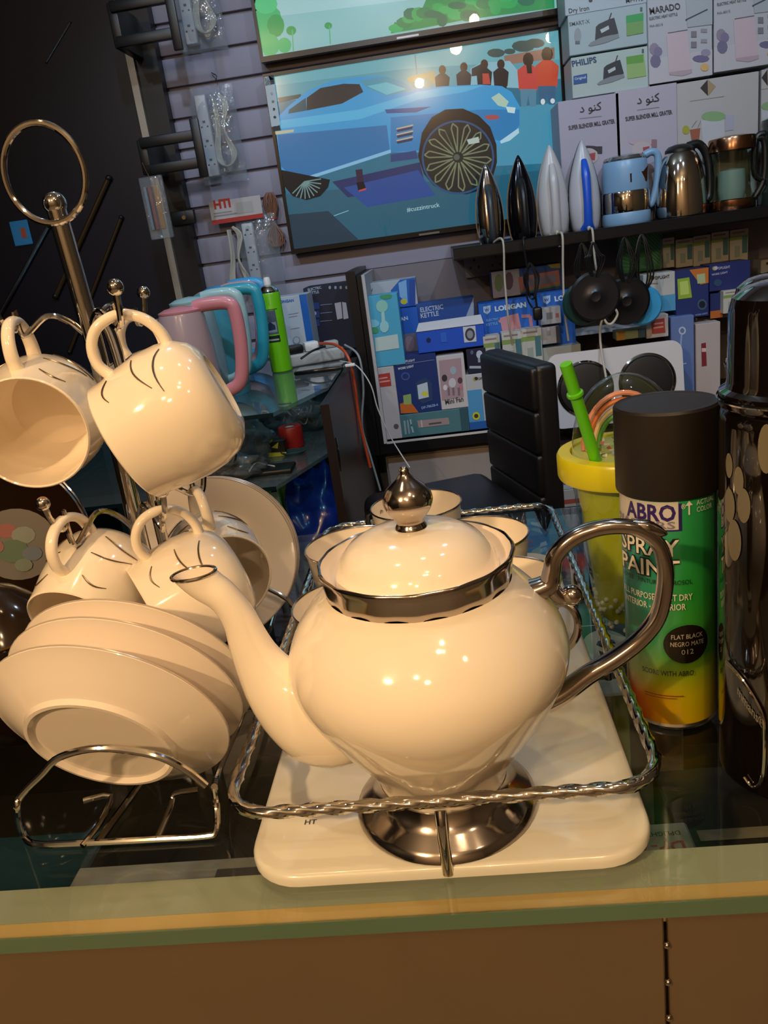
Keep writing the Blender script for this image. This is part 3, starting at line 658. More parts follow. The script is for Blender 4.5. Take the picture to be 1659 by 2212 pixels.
# lower television: a blue car on a street, people behind
TX0, TZ0, TX1, TZ1 = -.428, 1.303, .392, 1.783
t, c = tv('lower television showing a blue car parked on a street', TX0, TZ0, TX1, TZ1)
def scr(z, c, x0, z0, x1, z1):
    def fn(x, y, k):
        q_ = zy(z, x, y, 2.499); q_.x = min(max(q_.x, x0), x1); q_.z = min(max(q_.z, z0), z1); q_.y = 2.503-.00004*k; return q_-c
    return Print(fn)
bz = .009
p = scr('5', c, TX0+bz, TZ0+bz*1.5, TX1-bz, TZ1-bz)
SKY, ROAD = '#5fa6b4', '#1f6a86'
p.poly([(100,360),(1600,120),(1650,480),(120,560)], SKY); p.poly([(100,440),(800,350),(1600,300),(1650,430),(120,560)], '#4d96a8')
p.poly([(110,520),(1600,400),(1650,1080),(200,1300)], ROAD); p.poly([(1250,560),(1600,520),(1620,830),(1250,850)], '#3f8fae')
p.poly([(130,1000),(1250,900),(1650,850),(1650,1080),(200,1300)], '#1c5a72'); p.poly([(190,1100),(400,1080),(560,1240),(220,1280)], '#12374a')
p.poly([(420,930),(870,830),(900,960),(500,1010)], '#0f2c60'); p.poly([(480,960),(860,870),(950,1000),(600,1060)], '#17478f')
p.poly([(800,395),(940,360),(960,420),(830,450)], '#8a8a6a'); p.poly([(1300,285),(1560,240),(1560,300),(1310,330)], '#8b6a5c'); p.line([(845,280),(855,380)], 5, '#4a7a86')
for x_, y_, r_ in ((1260,270,46), (1400,235,60), (1460,220,50), (1330,262,30)): p.ell(x_, y_, r_, r_*.5, '#2b4a4c', 10)
p.poly([(1130,350),(1180,320),(1330,310),(1380,370),(1380,450),(1130,440)], '#7fb2c2'); p.poly([(1135,350),(1180,328),(1215,330),(1215,380),(1135,390)], '#16242e'); p.poly([(820,420),(900,400),(940,430),(940,455),(830,455)], '#5a8a92')
p.poly([(140,500),(260,480),(260,500),(150,525)], '#1c4450')
# people standing behind the car
def person2d(x, y, h, top, low, head='#241a18'):
    p.ell(x, y-h*.86, h*.10, h*.13, head, 10); p.poly([(x-h*.17,y-h*.30),(x-h*.20,y-h*.66),(x-h*.08,y-h*.76),(x+h*.08,y-h*.76),(x+h*.20,y-h*.66),(x+h*.17,y-h*.30)], top)
    p.poly([(x-h*.15,y-h*.32),(x+h*.15,y-h*.32),(x+h*.14,y),(x+h*.03,y),(x,y-h*.2),(x-h*.03,y),(x-h*.13,y)], low)
person2d(985, 520, 190, '#111a2a', '#10161e'); person2d(1095, 510, 195, '#16202e', '#141c26'); person2d(1200, 500, 200, '#141821', '#181c24'); p.poly([(1190,375),(1222,375),(1232,430),(1192,430)], '#b0433c')
person2d(1285, 500, 200, '#101622', '#10161e'); person2d(1425, 545, 280, '#b8403c', '#4d7f98'); p.poly([(1410,290),(1440,290),(1445,375),(1420,375)], '#1a1212'); person2d(1522, 535, 300, '#b8442e', '#2c5c80')
p.ell(1500, 520, 12, 16, '#c8d8dc', 8); p.ell(1550, 516, 12, 14, '#c8d8dc', 8)
# the car
BL = '#2a93cb'
p.poly([(150,590),(200,540),(300,460),(420,412),(560,392),(680,388),(760,410),(850,455),(1000,440),(1180,432),(1290,440),(1340,470),(1380,540),(1385,620),(1370,690),(1310,730),(1270,745),(1240,700),(860,780),(720,780),(240,935),(160,880),(130,660)], BL)
p.poly([(720,600),(1180,560),(1380,560),(1380,640),(1310,728),(1200,700),(860,770),(720,780)], '#1a78b4'); p.poly([(140,690),(700,640),(715,765),(235,925),(155,850)], '#156ca6')
p.poly([(130,620),(560,560),(860,470),(1000,445),(1200,436),(1100,470),(860,510),(560,610),(140,660)], '#48aad6')
p.poly([(290,500),(360,450),(480,428),(560,430),(580,470),(470,530),(290,565)], '#122430'); p.poly([(200,560),(285,500),(290,565),(195,582)], '#1d4a5c'); p.poly([(560,410),(690,392),(760,412),(850,460),(700,490),(600,450)], '#3d8ea8'); p.poly([(600,440),(700,420),(800,455),(700,485)], '#5ab0c4')
p.poly([(690,560),(930,545),(850,575),(700,580)], '#14488a')
for i in range(3): p.line([(750,660+30*i),(835,640+30*i)], 7, '#b8a886'); p.poly([(750,664+30*i),(835,646+30*i),(830,660+30*i),(755,676+30*i)], '#0e2c52')
p.poly([(235,922),(720,765),(722,782),(240,938)], '#7ab4d8'); p.poly([(125,672),(225,662),(222,676),(128,690)], '#b0b49a')
p.poly([(1235,500),(1275,475),(1325,520),(1310,550),(1270,540)], '#a6c4b4'); p.poly([(1310,545),(1360,550),(1355,580),(1320,575)], '#bcd8dc'); p.ell(1240, 600, 38, 13, '#a04a50', 14)
p.poly([(1280,722),(1375,655),(1378,680),(1330,720),(1285,735)], '#a9d0e0'); p.poly([(720,790),(850,770),(860,810),(720,830)], '#123c74')
p.poly([(860,800),(880,680),(930,600),(1000,560),(1090,555),(1170,590),(1230,650),(1262,740),(1265,830),(1240,920),(1190,970),(1110,995),(1020,990),(940,950),(890,890)], '#071018')
p.ell(1065, 805, 186, 190, '#1a4a78', 36); p.ell(1065, 805, 176, 180, '#0a1a20', 36)
for i in range(14):
    a = 2*PI*i/14+.1; da = .11
    pts = [(1065+28*math.cos(a), 805+28*math.sin(a)), (1065+150*math.cos(a-da), 805+152*math.sin(a-da)), (1065+172*math.cos(a-da*.3), 805+175*math.sin(a-da*.3)), (1065+150*math.cos(a+da), 805+152*math.sin(a+da))]
    p.line(pts+[pts[0]], 7, '#6e7a5e')
p.ell(1058, 805, 16, 16, '#4d5a50', 14); p.poly([(1110,715),(1170,700),(1175,730),(1120,740)], '#a8b8b0')
p.poly([(160,870),(410,920),(400,960),(360,1005),(290,1025),(220,1005),(170,950)], '#08131a')
for i in range(10):
    a = PI*(.05+.9*i/9)*.9-.3; p.line([(280,930),(280+85*math.cos(a),930+88*math.sin(a))], 6, '#6a8a8c')
p.poly([(540,870),(575,865),(582,940),(552,945)], '#33233a'); p.poly([(545,935),(582,930),(595,968),(556,980)], '#141018'); p.poly([(556,974),(594,962),(596,972),(558,982)], '#b04a4a')
p.text('#cuzzintruck', 805, 1085, 972, 1058, '#a9ccd0', .0, 1.0); p.line([(430,1105),(505,1078)], 3, '#8fc0cc')
p.build('screen', SCR, t)
p2_ = Print(lambda x, y, k: zy('5', x, y, 2.4948)-c)
p2_.poly([(70,395),(120,385),(155,640),(110,650)], '#b9c6cc'); p2_.poly([(70,392),(120,382),(126,430),(80,440)], '#2a3038'); p2_.poly([(112,655),(152,640),(158,668),(120,672)], '#15181c')
for i, cc in enumerate(('#4a5a60', '#6c8a5a', '#5a6a70', '#4a5a60')): p2_.ell(112+5*i, 480+40*i, 8, 8, cc, 8)
p2_.build('energy_sticker', PR, t)
MB().box((-.82/2+.0095, -.0012, .0140), (.82/2-.0095, -.0008, TZ1-TZ0-.0095)).build('front_glass', scrglass(), t)
# upper television: palms against a pale sky
UZ0, UZ1 = 1.812, 2.292
t, c = tv('upper television showing green trees against a pale sky', TX0, UZ0, TX1, UZ1)
p = scr('5', c, TX0+bz, UZ0+bz*1.5, TX1-bz, UZ1-bz)
p.poly([(-60,-700),(1600,-900),(1700,100),(60,400)], '#9cc8cc'); p.poly([(0,100),(800,0),(1600,-120),(1600,60),(60,330)], '#86bcc0')
G = ('#3fb070', '#4fbf80', '#2f9a58')
for x_, y_, a, b_ in ((90,90,70,70), (130,130,45,60), (100,230,50,60), (175,230,36,40), (60,180,40,60), (210,155,26,24), (80,20,60,50), (400,130,20,18)): p.ell(x_, y_, a, b_, G[(x_+y_) % 3], 12)
for x_, y0_, y1_ in ((120,250,300), (215,150,260), (405,130,225)): p.line([(x_,y0_),(x_+6,y1_)], 6, '#4fae7c')
p.poly([(720,170),(740,110),(800,130),(860,90),(900,0),(940,-300),(1560,-400),(1560,40),(1100,100),(900,140)], '#168a50')
for i in range(26):
    x_ = 750+29*i+rr.uniform(-15, 15); y_ = 120-.10*(x_-750)+rr.uniform(-60, 30)-(.12*max(0, x_-850)); p.ell(x_, y_, rr.uniform(25, 55), rr.uniform(20, 40), rr.choice(('#12a058', '#1ca860', '#0c7c50', '#0a6a52')), 9)
p.build('screen', SCR, t)
MB().box((-.82/2+.0095, -.0012, .0140), (.82/2-.0095, -.0008, UZ1-UZ0-.0095)).build('front_glass', scrglass(), t)

# ================================================================== shelf and open cabinet
SHZ = 1.263
sh = thing('wall_shelf', 'long black wall shelf carrying irons, kettles and cartons', 'shelf', (.9, 2.38, SHZ-.03))
MB().rbox((-.86, -.18, 0), (1.05, .164, .03), .002, 1).build('board', mat('black_board', '#0d0e11', .3, noise_amt=.3), sh)
MB().box((-.86, -.1825, .004), (1.05, -.1803, .026)).build('edge_strip', mat('steel_edge', '#40444a', .25, .9), sh)
for x_ in (-.5, .35): MB().prism([(0, 0), (.25, 0), (0, -.12)], .012, M=Matrix.Translation((x_, .163, 0)) @ Matrix.Rotation(PI/2, 4, 'Y') @ Matrix.Rotation(PI/2, 4, 'Z')).build('bracket', BLACK, sh)
CABZ0, CABY = .772, 2.2
cb = thing('open_cabinet', 'black-framed open cabinet below the shelf, packed with boxed goods', 'cabinet', (.85, 2.38, CABZ0-.03))
FRM = mat('black_cabinet_frame', '#0f1013', .35); INW = mat('cabinet_inner_white', '#b7b3b4', .6, noise_amt=.05)
cl = -.217-.85
MB().box((cl, -.18, 0), (1.1, .164, .028)).build('bottom_board', FRM, cb)
MB().box((cl, -.182, .0285), (cl+.012, .164, .487)).build('side_frame', FRM, cb)
MB().box((cl+.0125, -.178, .029), (cl+.021, .164, .487)).build('side_panel', INW, cb)
MB().box((cl+.0215, .155, .029), (1.1, .163, .487)).build('back_panel', mat('cabinet_back', '#7e767a', .7, noise_amt=.06), cb)
MB().box((cl+.0215, -.1815, .0285), (1.1, -.177, .034)).build('front_lip', mat('cabinet_lip', '#c4c2c2', .4), cb)
MB().box((cl+.0215, .0, .235), (1.1, .154, .243)).build('rear_shelf', INW, cb)
MB().box((cl-.028, -.182, -.0), (cl-.002, .17, .5)).build('side_upright', FRM, cb)
b_ = thing('lower_cabinet', 'pale cabinet base with two doors under the open cabinet', 'cabinet', (.85, 2.40, 0))
MB().box((-1.06, -.155, .05), (1.1, .144, .741)).build('body', mat('pale_base', '#8b8480', .6, noise_amt=.06), b_)
for a_, e_ in ((-1.055, -.45), (-.44, .2)):
    d_ = MB().rbox((a_, -.170, .08), (e_, -.156, .72), .003, 1).build('door', mat('pale_door', '#968e8a', .5, noise_amt=.05), b_)
    MB().tube([(e_-.05, -.172, .5), (e_-.05, -.19, .51), (e_-.05, -.19, .58), (e_-.05, -.172, .59)], .004, 8).build('handle', CHROME, d_)
MB().box((-1.04, -.12, 0), (1.1, .13, .05)).build('plinth', FRM, b_)

# ================================================================== boxed goods
def carton_z(z, Y, BLp, TRp, depth, col, label, group, draw=None, name='product_box', floor=None, side=None):
    a = zy(z, *BLp, Y); d = zy(z, *TRp, Y); x0, x1 = a.x, d.x; z0, z1 = (floor if floor is not None else a.z), d.z
    c = V(((x0+x1)/2, Y, z0)); t = thing(name, label, 'box', c, group); w = (x1-x0)/2
    MB().rbox((-w, 0, 0), (w, depth, z1-z0), .0012, 1).build('carton_body', mat('card_'+(side or col)[1:], side or col, .5), t)
    p = Print(lambda x, y, k: V((min(max(zy(z, x, y, Y).x-c.x, -w), w), -.0010-.00006*k, min(max(zy(z, x, y, Y).z-c.z, 0), z1-z0))))
    cx = lambda u, v: (x0+(x1-x0)*u, z0+(z1-z0)*v)
    pf = Print(lambda u, v, k: V((-w+2*w*u, -.0004-.00006*k, (z1-z0)*v)))
    if side: pf.rect(0, 0, 1, 1, col)
    p.k = pf.k
    if draw: draw(p, pf)
    if pf.f: pf.build('front_colour', PR, t)
    if p.f: p.build('front_print', PR, t)
    return t
G1 = 'cartons stacked behind the irons'; YB = 2.345
def iron_art(p, x, y, s, dk='#23282e', gr='#7c8287'):
    q_ = lambda *pts: [(x+a*s, y+b*s) for a, b in pts]
    p.poly(q_((0, 100), (20, 80), (110, 35), (215, 20), (222, 45), (120, 85), (15, 108)), gr)
    p.poly(q_((50, 62), (55, -30), (75, -50), (150, -85), (185, -95), (200, -40), (215, 15), (110, 40)), dk); p.poly(q_((85, -10), (145, -40), (150, -15), (95, 15)), '#b5bcc0')
    p.line(q_((150, -85), (165, -130)), 8*s, dk)
def d1(p, f):
    p.text('Dry Iron', 35, 108, 200, 82, '#2c3038', .01, 1.1); p.text('MP-113', 500, 25, 640, 5, '#39414a', .01); p.ell(210, 5, 16, 14, '#20242a', 10)
carton_z('k', YB, (5, 132), (660, -420), .12, '#a7b3bb', 'white dry iron carton topmost in the stack, lettering along its foot', G1, d1)
def d2(p, f):
    p.text('SMART-X', 40, 215, 205, 188, '#5b6068', .01, 1.1); p.ell(105, 290, 28, 62, '#8a9296', 14); p.poly([(75,300),(105,225),(135,300)], '#8a9296'); p.rect(85, 335, 122, 360, '#5a6268')
    iron_art(p, 190, 255, 1.15); p.poly([(500,130),(640,105),(640,270),(505,295)], '#6d9a54'); p.poly([(500,130),(640,105),(640,170),(502,190)], '#2f9a50'); p.rect(615, 60, 632, 92, '#4a5a54')
carton_z('k', YB, (40, 458), (668, 24), .12, '#9fb0b4', 'iron carton with a green patch and no blue badge, second in the stack', G1, d2)
def d3(p, f):
    p.text('PHILIPS', 62, 545, 262, 508, '#1d3f66', .03, 1.05); p.poly([(70,622),(182,600),(182,675),(72,692)], '#1c4f8c'); p.text('Original', 82, 655, 172, 638, '#c6d6e4', .01)
    iron_art(p, 262, 585, 1.02); p.poly([(500,465),(645,442),(665,620),(512,645)], '#8fb06a'); p.poly([(500,465),(640,443),(642,510),(505,528)], '#5c9a3c'); p.rect(628, 400, 645, 432, '#4a5a54')
carton_z('k', YB, (66, 806), (688, 372), .12, '#aab9b6', 'iron carton with blue lettering and blue badge, lowest in the stack', G1, d3)
def kettle_art(p, ox, oy, f):
    f.rect(0, .0, 1, .30, '#b9b6bc')
    for a, b_, r1, r2, cc in ((740,500,44,55,'#6d6a86'), (730,400,40,50,'#8a7f92'), (760,420,36,40,'#7a7090'), (1110,480,70,30,'#6a6588'), (1150,430,40,30,'#8f8ba0')): p.ell(a+ox, b_+oy, r1, r2, cc, 10)
    p.poly([(830+ox,275+oy),(1000+ox,250+oy),(1035+ox,590+oy),(960+ox,618+oy),(850+ox,605+oy)], '#c2aeb6'); p.line([(840+ox,272+oy),(1000+ox,245+oy)], 8, '#55505a')
    p.poly([(850+ox,590+oy),(1038+ox,565+oy),(1036+ox,595+oy),(960+ox,622+oy),(855+ox,612+oy)], '#ac98a2')
    for yy in (280, 365): p.rect(1030+ox, yy+oy-25, 1075+ox, yy+oy+25, '#77747c'); p.rect(1110+ox, yy+oy-45, 1160+ox, yy+oy-15, '#8e8c94')
    p.poly([(985+ox,-20+oy),(1205+ox,-60+oy),(1205+ox,200+oy),(1000+ox,225+oy)], '#a2aab0'); p.line([(985+ox,165+oy),(1165+ox,78+oy)], 12, '#3c4046'); p.ell(1140+ox, 550+oy, 34, 32, '#d0a868', 14)
def d4(p, f):
    kettle_art(p, 0, 0, f); p.text('MARADO', 696, 118, 945, 74, '#2c2f36', .01, 1.25); p.text('ELECTRIC HEAT KETTLE', 692, 165, 920, 125, '#4d5158', .01, 1.5); p.text('MA-8015', 695, 225, 800, 208, '#6c7076')
def d5(p, f):
    kettle_art(p, 545, -115, f); p.text('ELECTRIC HEAT KETTLE', 1245, 50, 1480, 8, '#4d5158', .01, 1.5); p.text('MA-8015', 1245, 120, 1350, 100, '#6c7076')
carton_z('k', YB-.01, (690, 690), (1203, -90), .13, '#aeb1b8', 'pink kettle carton beside the iron cartons, serif brand name at top', G1, d4, floor=None)
carton_z('k', YB-.01, (1218, 592), (1760, -190), .13, '#b0b1b8', 'pink kettle carton cut by the right edge of the view', G1, d5)
def arab(p, x0, y0, x1, y1): p.text('\uFEA9 \uFEEE\uFEE8\uFEDB', x0, y0, x1, y1, '#2b2a33', .01)
def pot(p, x, y, s=1.0, pale=False):
    cc = '#8f6f78' if pale else '#33333a'
    p.ell(x, y, 100*s, 26*s, cc if not pale else '#b5a5ae', 16); p.ell(x, y+60*s, 78*s, 66*s, '#b9aeb2', 16); p.poly([(x+5*s,y+40*s),(x+55*s,y+30*s),(x+50*s,y+95*s),(x+12*s,y+90*s)], '#a8434a'); p.rect(x+70*s, y-20*s, x+110*s, y+40*s, cc)
def d6(p, f): arab(p, 122, 920, 305, 895); p.line([(120,968),(300,948)], 5, '#8d8894'); p.text('SUPER BLENDER MILL GRATER', 32, 1062, 410, 1005, '#3b3942', .03, 1.7); pot(p, 195, 1215); 
def d7(p, f): arab(p, 590, 850, 778, 825); p.line([(590,898),(770,875)], 5, '#8d8894'); p.text('SUPER BLENDER MILL GRATER', 498, 990, 878, 930, '#3b3942', .03, 1.7); pot(p, 630, 1160, 1.1, True)
carton_z('k', YB-.012, (-8, 1700), (440, 756), .14, '#a9a3b4', 'lilac-white blender carton behind the blue-handled iron', G1, d6, floor=SHZ)
carton_z('k', YB-.012, (446, 1700), (914, 672), .14, '#aea8b6', 'lilac-white blender carton behind the light blue kettle', G1, d7, floor=SHZ)
def blend_art(p, ox, oy):
    p.poly([(1105+ox,718+oy),(1165+ox,650+oy),(1168+ox,782+oy)], '#33302e'); p.poly([(1168+ox,650+oy),(1232+ox,705+oy),(1170+ox,782+oy)], '#a58a6c')
    p.line([(1020+ox,825+oy),(1300+ox,785+oy)], 5, '#a8a29c')
    p.poly([(1110+ox,985+oy),(1300+ox,960+oy),(1310+ox,1300+oy),(1140+ox,1310+oy)], '#b9bcc2'); p.ell(1215+ox, 950+oy, 100, 42, '#84a878', 18); p.poly([(1310+ox,945+oy),(1380+ox,935+oy),(1375+ox,1060+oy),(1310+ox,1070+oy)], '#a9a8bc')
    p.poly([(1020+ox,1060+oy),(1105+ox,1045+oy),(1095+ox,1150+oy),(1035+ox,1150+oy)], '#9a5a44'); p.ell(988+ox, 1060+oy, 30, 36, '#a3a23a', 12); p.line([(1035+ox,1040+oy),(1075+ox,985+oy)], 4, '#6d8a6a'); p.line([(1085+ox,1040+oy),(1110+ox,985+oy)], 4, '#6d8a6a')
carton_z('k', YB-.008, (920, 1640), (1586, 580), .15, '#b1aeae', 'white juicer carton with a half dark diamond mark behind the steel kettle', G1, lambda p, f: blend_art(p, 0, 0), floor=SHZ)
carton_z('k', YB-.008, (1592, 1560), (2260, 470), .15, '#b1aeae', 'white juicer carton with a diamond mark cut by the right edge', G1, lambda p, f: blend_art(p, 487, -82), floor=SHZ)
carton_z('k', YB, (664, 22), (1210, -300), .12, '#1f4f9a', 'deep blue carton peeking out above the pink kettle cartons', G1)

# ---- cabinet contents
G2 = 'boxed goods in the open cabinet'; CZ = CABZ0+.004; YF = 2.225
BLUE, NAVY = '#1560c0', '#16306e'
def logo(p, x, y, s, dk='#2c2c2c'): p.ell(x, y, 14*s, 13*s, '#a89a5a', 12); p.ell(x+8*s, y-3*s, 12*s, 11*s, dk, 12); p.text('DPLIGHT', x+24*s, y+6*s, x+95*s, y-3*s, dk, .02, 1.2)
def e6(p, f): p.poly([(815,798),(895,785),(905,868),(822,878)], '#b03a34'); p.line([(824,824),(880,815)], 9, '#d89a92'); p.line([(826,846),(895,836)], 10, '#d89a92'); p.ell(936, 1128, 16, 16, '#5a5864', 12)
carton_z('8', YF, (848, 1222), (918, 742), .10, '#b9b4b6', 'tall white carton with a red square, at the cabinet left end', G2, e6, floor=CZ)
def e9(p, f): f.rect(.88, 0, 1, 1, '#2f5560'); p.poly([(1070,1092),(1270,1072),(1278,1115),(1080,1138)], '#9a8a8c'); p.line([(1145,1114),(1225,1104)], 11, '#4a4c50'); p.line([(998,1180),(988,1092)], 13, '#8fa6aa'); p.line([(1020,1176),(1008,1088)], 10, '#8fa6aa'); p.line([(1045,1168),(1035,1128)], 10, '#a8b8ba'); p.line([(1032,1116),(1026,1084)], 10, '#a8b8ba'); p.line([(1096,1088),(1102,1134)], 8, '#c0b4b0')
tb9 = carton_z('8', YF, (975, 1212), (1392, 1008), .10, '#47767f', 'long teal torch carton lying at the cabinet floor', G2, e9, floor=CZ)
ztop9 = zy('8', 1392, 1008, YF).z
def e7(p, f):
    f.rect(0, 0, 1, 1, NAVY); logo(p, 962, 715, 1.0, '#c8d0e0'); p.text('WORK LIGHT', 948, 768, 1050, 748, '#d0d6e4', .03, 1.2); p.ell(995, 808, 28, 26, '#3a5a9a', 14); p.ell(995, 808, 20, 18, NAVY, 14)
    p.poly([(1060,850),(1120,815),(1165,850),(1170,960),(1110,985),(1068,955)], '#27406a'); p.poly([(1070,865),(1135,845),(1145,940),(1080,955)], '#b8cbd8'); p.ell(1120, 920, 22, 16, '#d0cc4a', 12)
    p.poly([(960,985),(1020,960),(1080,1040),(965,1046)], '#c0662a'); p.poly([(980,930),(1030,920),(1035,985),(985,990)], '#8fa86a'); p.line([(935,738),(1180,702)], 3, '#8090c0'); p.text('DP-7862B-6', 1100, 1018, 1205, 995, '#8fb0e0', .02)
carton_z('8', YF+.004, (958, 1040), (1186, 658), .09, NAVY, 'navy work light carton with an orange corner beside the fan carton', G2, e7, floor=ztop9+.001)
def e8(p, f): p.poly([(1208,708),(1350,690),(1368,940),(1228,962)], '#a88f98'); 
def e8b(p, f):
    e8(p, f)
    for x_, y_, r_, cc in ((1245,820,18,'#33343a'), (1300,770,20,'#9fb0c0'), (1345,835,16,'#5a4048'), (1295,850,24,'#c4c8d0'), (1250,880,14,'#d8d4d8'), (1350,880,14,'#b87a84')): p.ell(x_, y_, r_, r_*1.3, cc, 12)
    for x_ in (1270, 1300, 1335): p.line([(x_,880),(x_+4,930)], 14, '#7a6a78')
    p.text('Mini Fan', 1252, 988, 1368, 966, '#4a4a50', .02, 1.25)
carton_z('8', YF+.002, (1226, 1008), (1366, 662), .09, '#c2bfc3', 'white mini fan carton with a mauve picture', G2, e8b, floor=ztop9+.001)
def e11(p, f): logo(p, 1440, 825, 1.0); f.rect(0, .05, .72, .72, '#4a94c8'); f.rect(0, 0, 1, .14, '#1f5aa8'); p.ell(1448, 1062, 24, 26, '#c8c030', 14); p.ell(1448, 1062, 14, 14, '#3a3a20', 10)
carton_z('8', YF+.004, (1408, 1150), (1512, 785), .09, '#b5b8bc', 'white and sky blue lamp carton with a yellow dot beside the chair', G2, e11, floor=CZ)
z11 = zy('8', 1512, 785, YF).z
def e10(p, f): p.ell(1468, 668, 20, 26, '#b8c4d8', 14); p.poly([(1458,690),(1478,688),(1476,718),(1460,720)], '#98a4b8'); p.rect(1405, 742, 1500, 758, '#a9b4c4'); p.ell(1420, 655, 10, 14, '#56628a', 10)
carton_z('8', YF+.006, (1396, 784), (1506, 624), .08, '#141a38', 'dark navy bulb carton with a pale bulb print', G2, e10, floor=z11+.001)
ztop7 = zy('8', 1186, 658, YF+.004).z
ztop6 = zy('8', 918, 742, YF).z
def e1(p, f): p.ell(845, 360, 38, 40, '#8fcabc', 14); p.poly([(840,400),(860,395),(870,500),(845,505)], '#a8d0cc'); p.ell(870, 295, 40, 20, '#3f9a6a', 10); p.ell(800, 515, 26, 20, '#3f9a6a', 10); p.poly([(800,562),(945,538),(955,628),(806,650)], '#bcd0cc'); p.ell(790, 470, 40, 26, '#7ac4dc', 10); p.ell(860, 490, 30, 40, '#9ad0d8', 10)
carton_z('8', YF, (800, 705), (940, 275), .07, '#4aa8cc', 'sky blue carton with a pale bulb print and white sticker', G2, e1, floor=ztop6+.001)
YR = 2.36; zrs = CABZ0-.03+.2435
def e2(p, f): p.poly([(900,260),(960,190),(1060,170),(1060,365),(950,365)], '#1a5fb4'); p.poly([(950,210),(1000,190),(1010,340),(960,300)], '#7ab0dc'); p.ell(985, 330, 22, 18, '#c8c030', 12); p.text('AC', 780, 275, 786, 245, '#4a5a8a', .03); p.rect(1020,190,1060,365,'#1c4a9a')
carton_z('8', YR, (748, 360), (1056, 176), .09, '#a9b4bc', 'white and blue fan carton at the back of the cabinet top', G2, e2, floor=zy('8', 990, 365, YR).z)
def e3(p, f): f.rect(0, .5, 1, 1, BLUE); f.rect(0, 0, 1, .48, '#6a6a80'); p.text('AN', 965, 455, 1012, 445, '#d0dcec', .03); p.ell(1020, 600, 34, 50, '#8c7a88', 14)
carton_z('8', YR-.03, (950, 668), (1068, 366), .06, BLUE, 'bright blue kettle carton squeezed behind the sky blue one', G2, e3, floor=zrs)
def e5(p, f): p.ell(1143, 577, 15, 16, '#0c2450', 12); p.poly([(1362,492),(1442,485),(1450,585),(1372,592)], '#c8ccd4'); p.ell(1408, 540, 32, 42, '#3a3f4c', 16); p.ell(1408, 540, 20, 26, '#8c929c', 14); p.poly([(1218,530),(1255,526),(1262,588),(1224,592)], '#2a66cc')
t5 = carton_z('8', 2.235, (1078, 648), (1496, 470), .09, '#1652c4', 'royal blue open carton with a white flap, above the fan carton', G2, e5, floor=ztop7+.002)
w5 = t5.children[0].data; z5_ = max(v.co.z for v in w5.vertices); x5 = max(v.co.x for v in w5.vertices)
MB().add([(-x5, -.002, z5_+.001), (x5, -.002, z5_+.001), (x5-.004, .045, z5_+.02), (-x5+.008, .045, z5_+.018), (-x5, -.002, z5_), (x5, -.002, z5_), (x5-.004, .045, z5_+.019), (-x5+.008, .045, z5_+.017)], [(0,1,2,3), (7,6,5,4), (0,4,5,1), (1,5,6,2), (2,6,7,3), (3,7,4,0)], smooth=False).build('open_flap', CARD, t5)
carton_z('8', YR-.02, (1080, 520), (1432, 300), .08, '#1d4c94', 'dark blue kettle carton lying behind the open one', G2, lambda p, f: (p.text('ELECTRIC', 1092, 398, 1238, 376, '#b8c8dc', .02, 1.2), p.text('KETTLE', 1095, 436, 1210, 418, '#b8c8dc', .02, 1.2), p.poly([(1432,300),(1380,430),(1432,430)], '#9aa8b8')), floor=zrs)
def d13(p, f):
    f.rect(0, 0, .4, 1, '#b0b4bc'); p.ell(195, 430, 24, 50, '#7a9a6a', 10); p.ell(250, 420, 24, 50, '#6a5a6a', 10); p.poly([(300,400),(520,360),(530,440),(310,480)], '#c07868'); p.poly([(325,410),(505,378),(512,425),(330,460)], '#8a8a9a'); p.poly([(460,330),(530,315),(530,350),(480,350)], '#a8a04a'); p.line([(310,480),(530,440)], 10, '#6a9a58')
carton_z('7', YR, (165, 512), (532, 322), .09, '#2a5aa4', 'blue lantern carton with a pink lamp print on the rear shelf', G2, d13, floor=zy('7', 350, 490, YR).z)
def longan(p, ox, oy, s=1.0, word='LONGAN'): p.poly([(110+ox,560+oy),(150+ox,552+oy),(150+ox,585+oy),(132+ox,602+oy),(112+ox,590+oy)], '#a8c4e0'); p.text('W', 118+ox, 588+oy, 144+ox, 584+oy, '#1560c0', .04); p.text(word, 175+ox, 585+oy, 345+ox, 560+oy, '#c8dcec', .05, .9)
def d14(p, f): longan(p, 0, 0); p.text('ELECTRIC', 128, 640, 195, 630, '#7ab0e0', .02); p.text('KETTLE', 128, 665, 190, 655, '#7ab0e0', .02); p.poly([(200,620),(300,595),(320,690),(215,700)], '#c08a94'); p.line([(318,612),(365,610),(372,665)], 18, '#b57a86'); p.poly([(205,625),(190,640),(206,650)], '#c08a94')
carton_z('7', YF+.06, (96, 690), (392, 508), .08, '#1a62c0', 'blue kettle carton with a pink kettle print, white shield mark at left', G2, d14, floor=zrs-.06)
carton_z('7', YF+.065, (404, 572), (600, 466), .08, '#1a62c0', 'blue kettle carton half hidden by the hanging black discs', G2, lambda p, f: longan(p, 325, -55, word='LONGAN'), floor=zrs-.02)
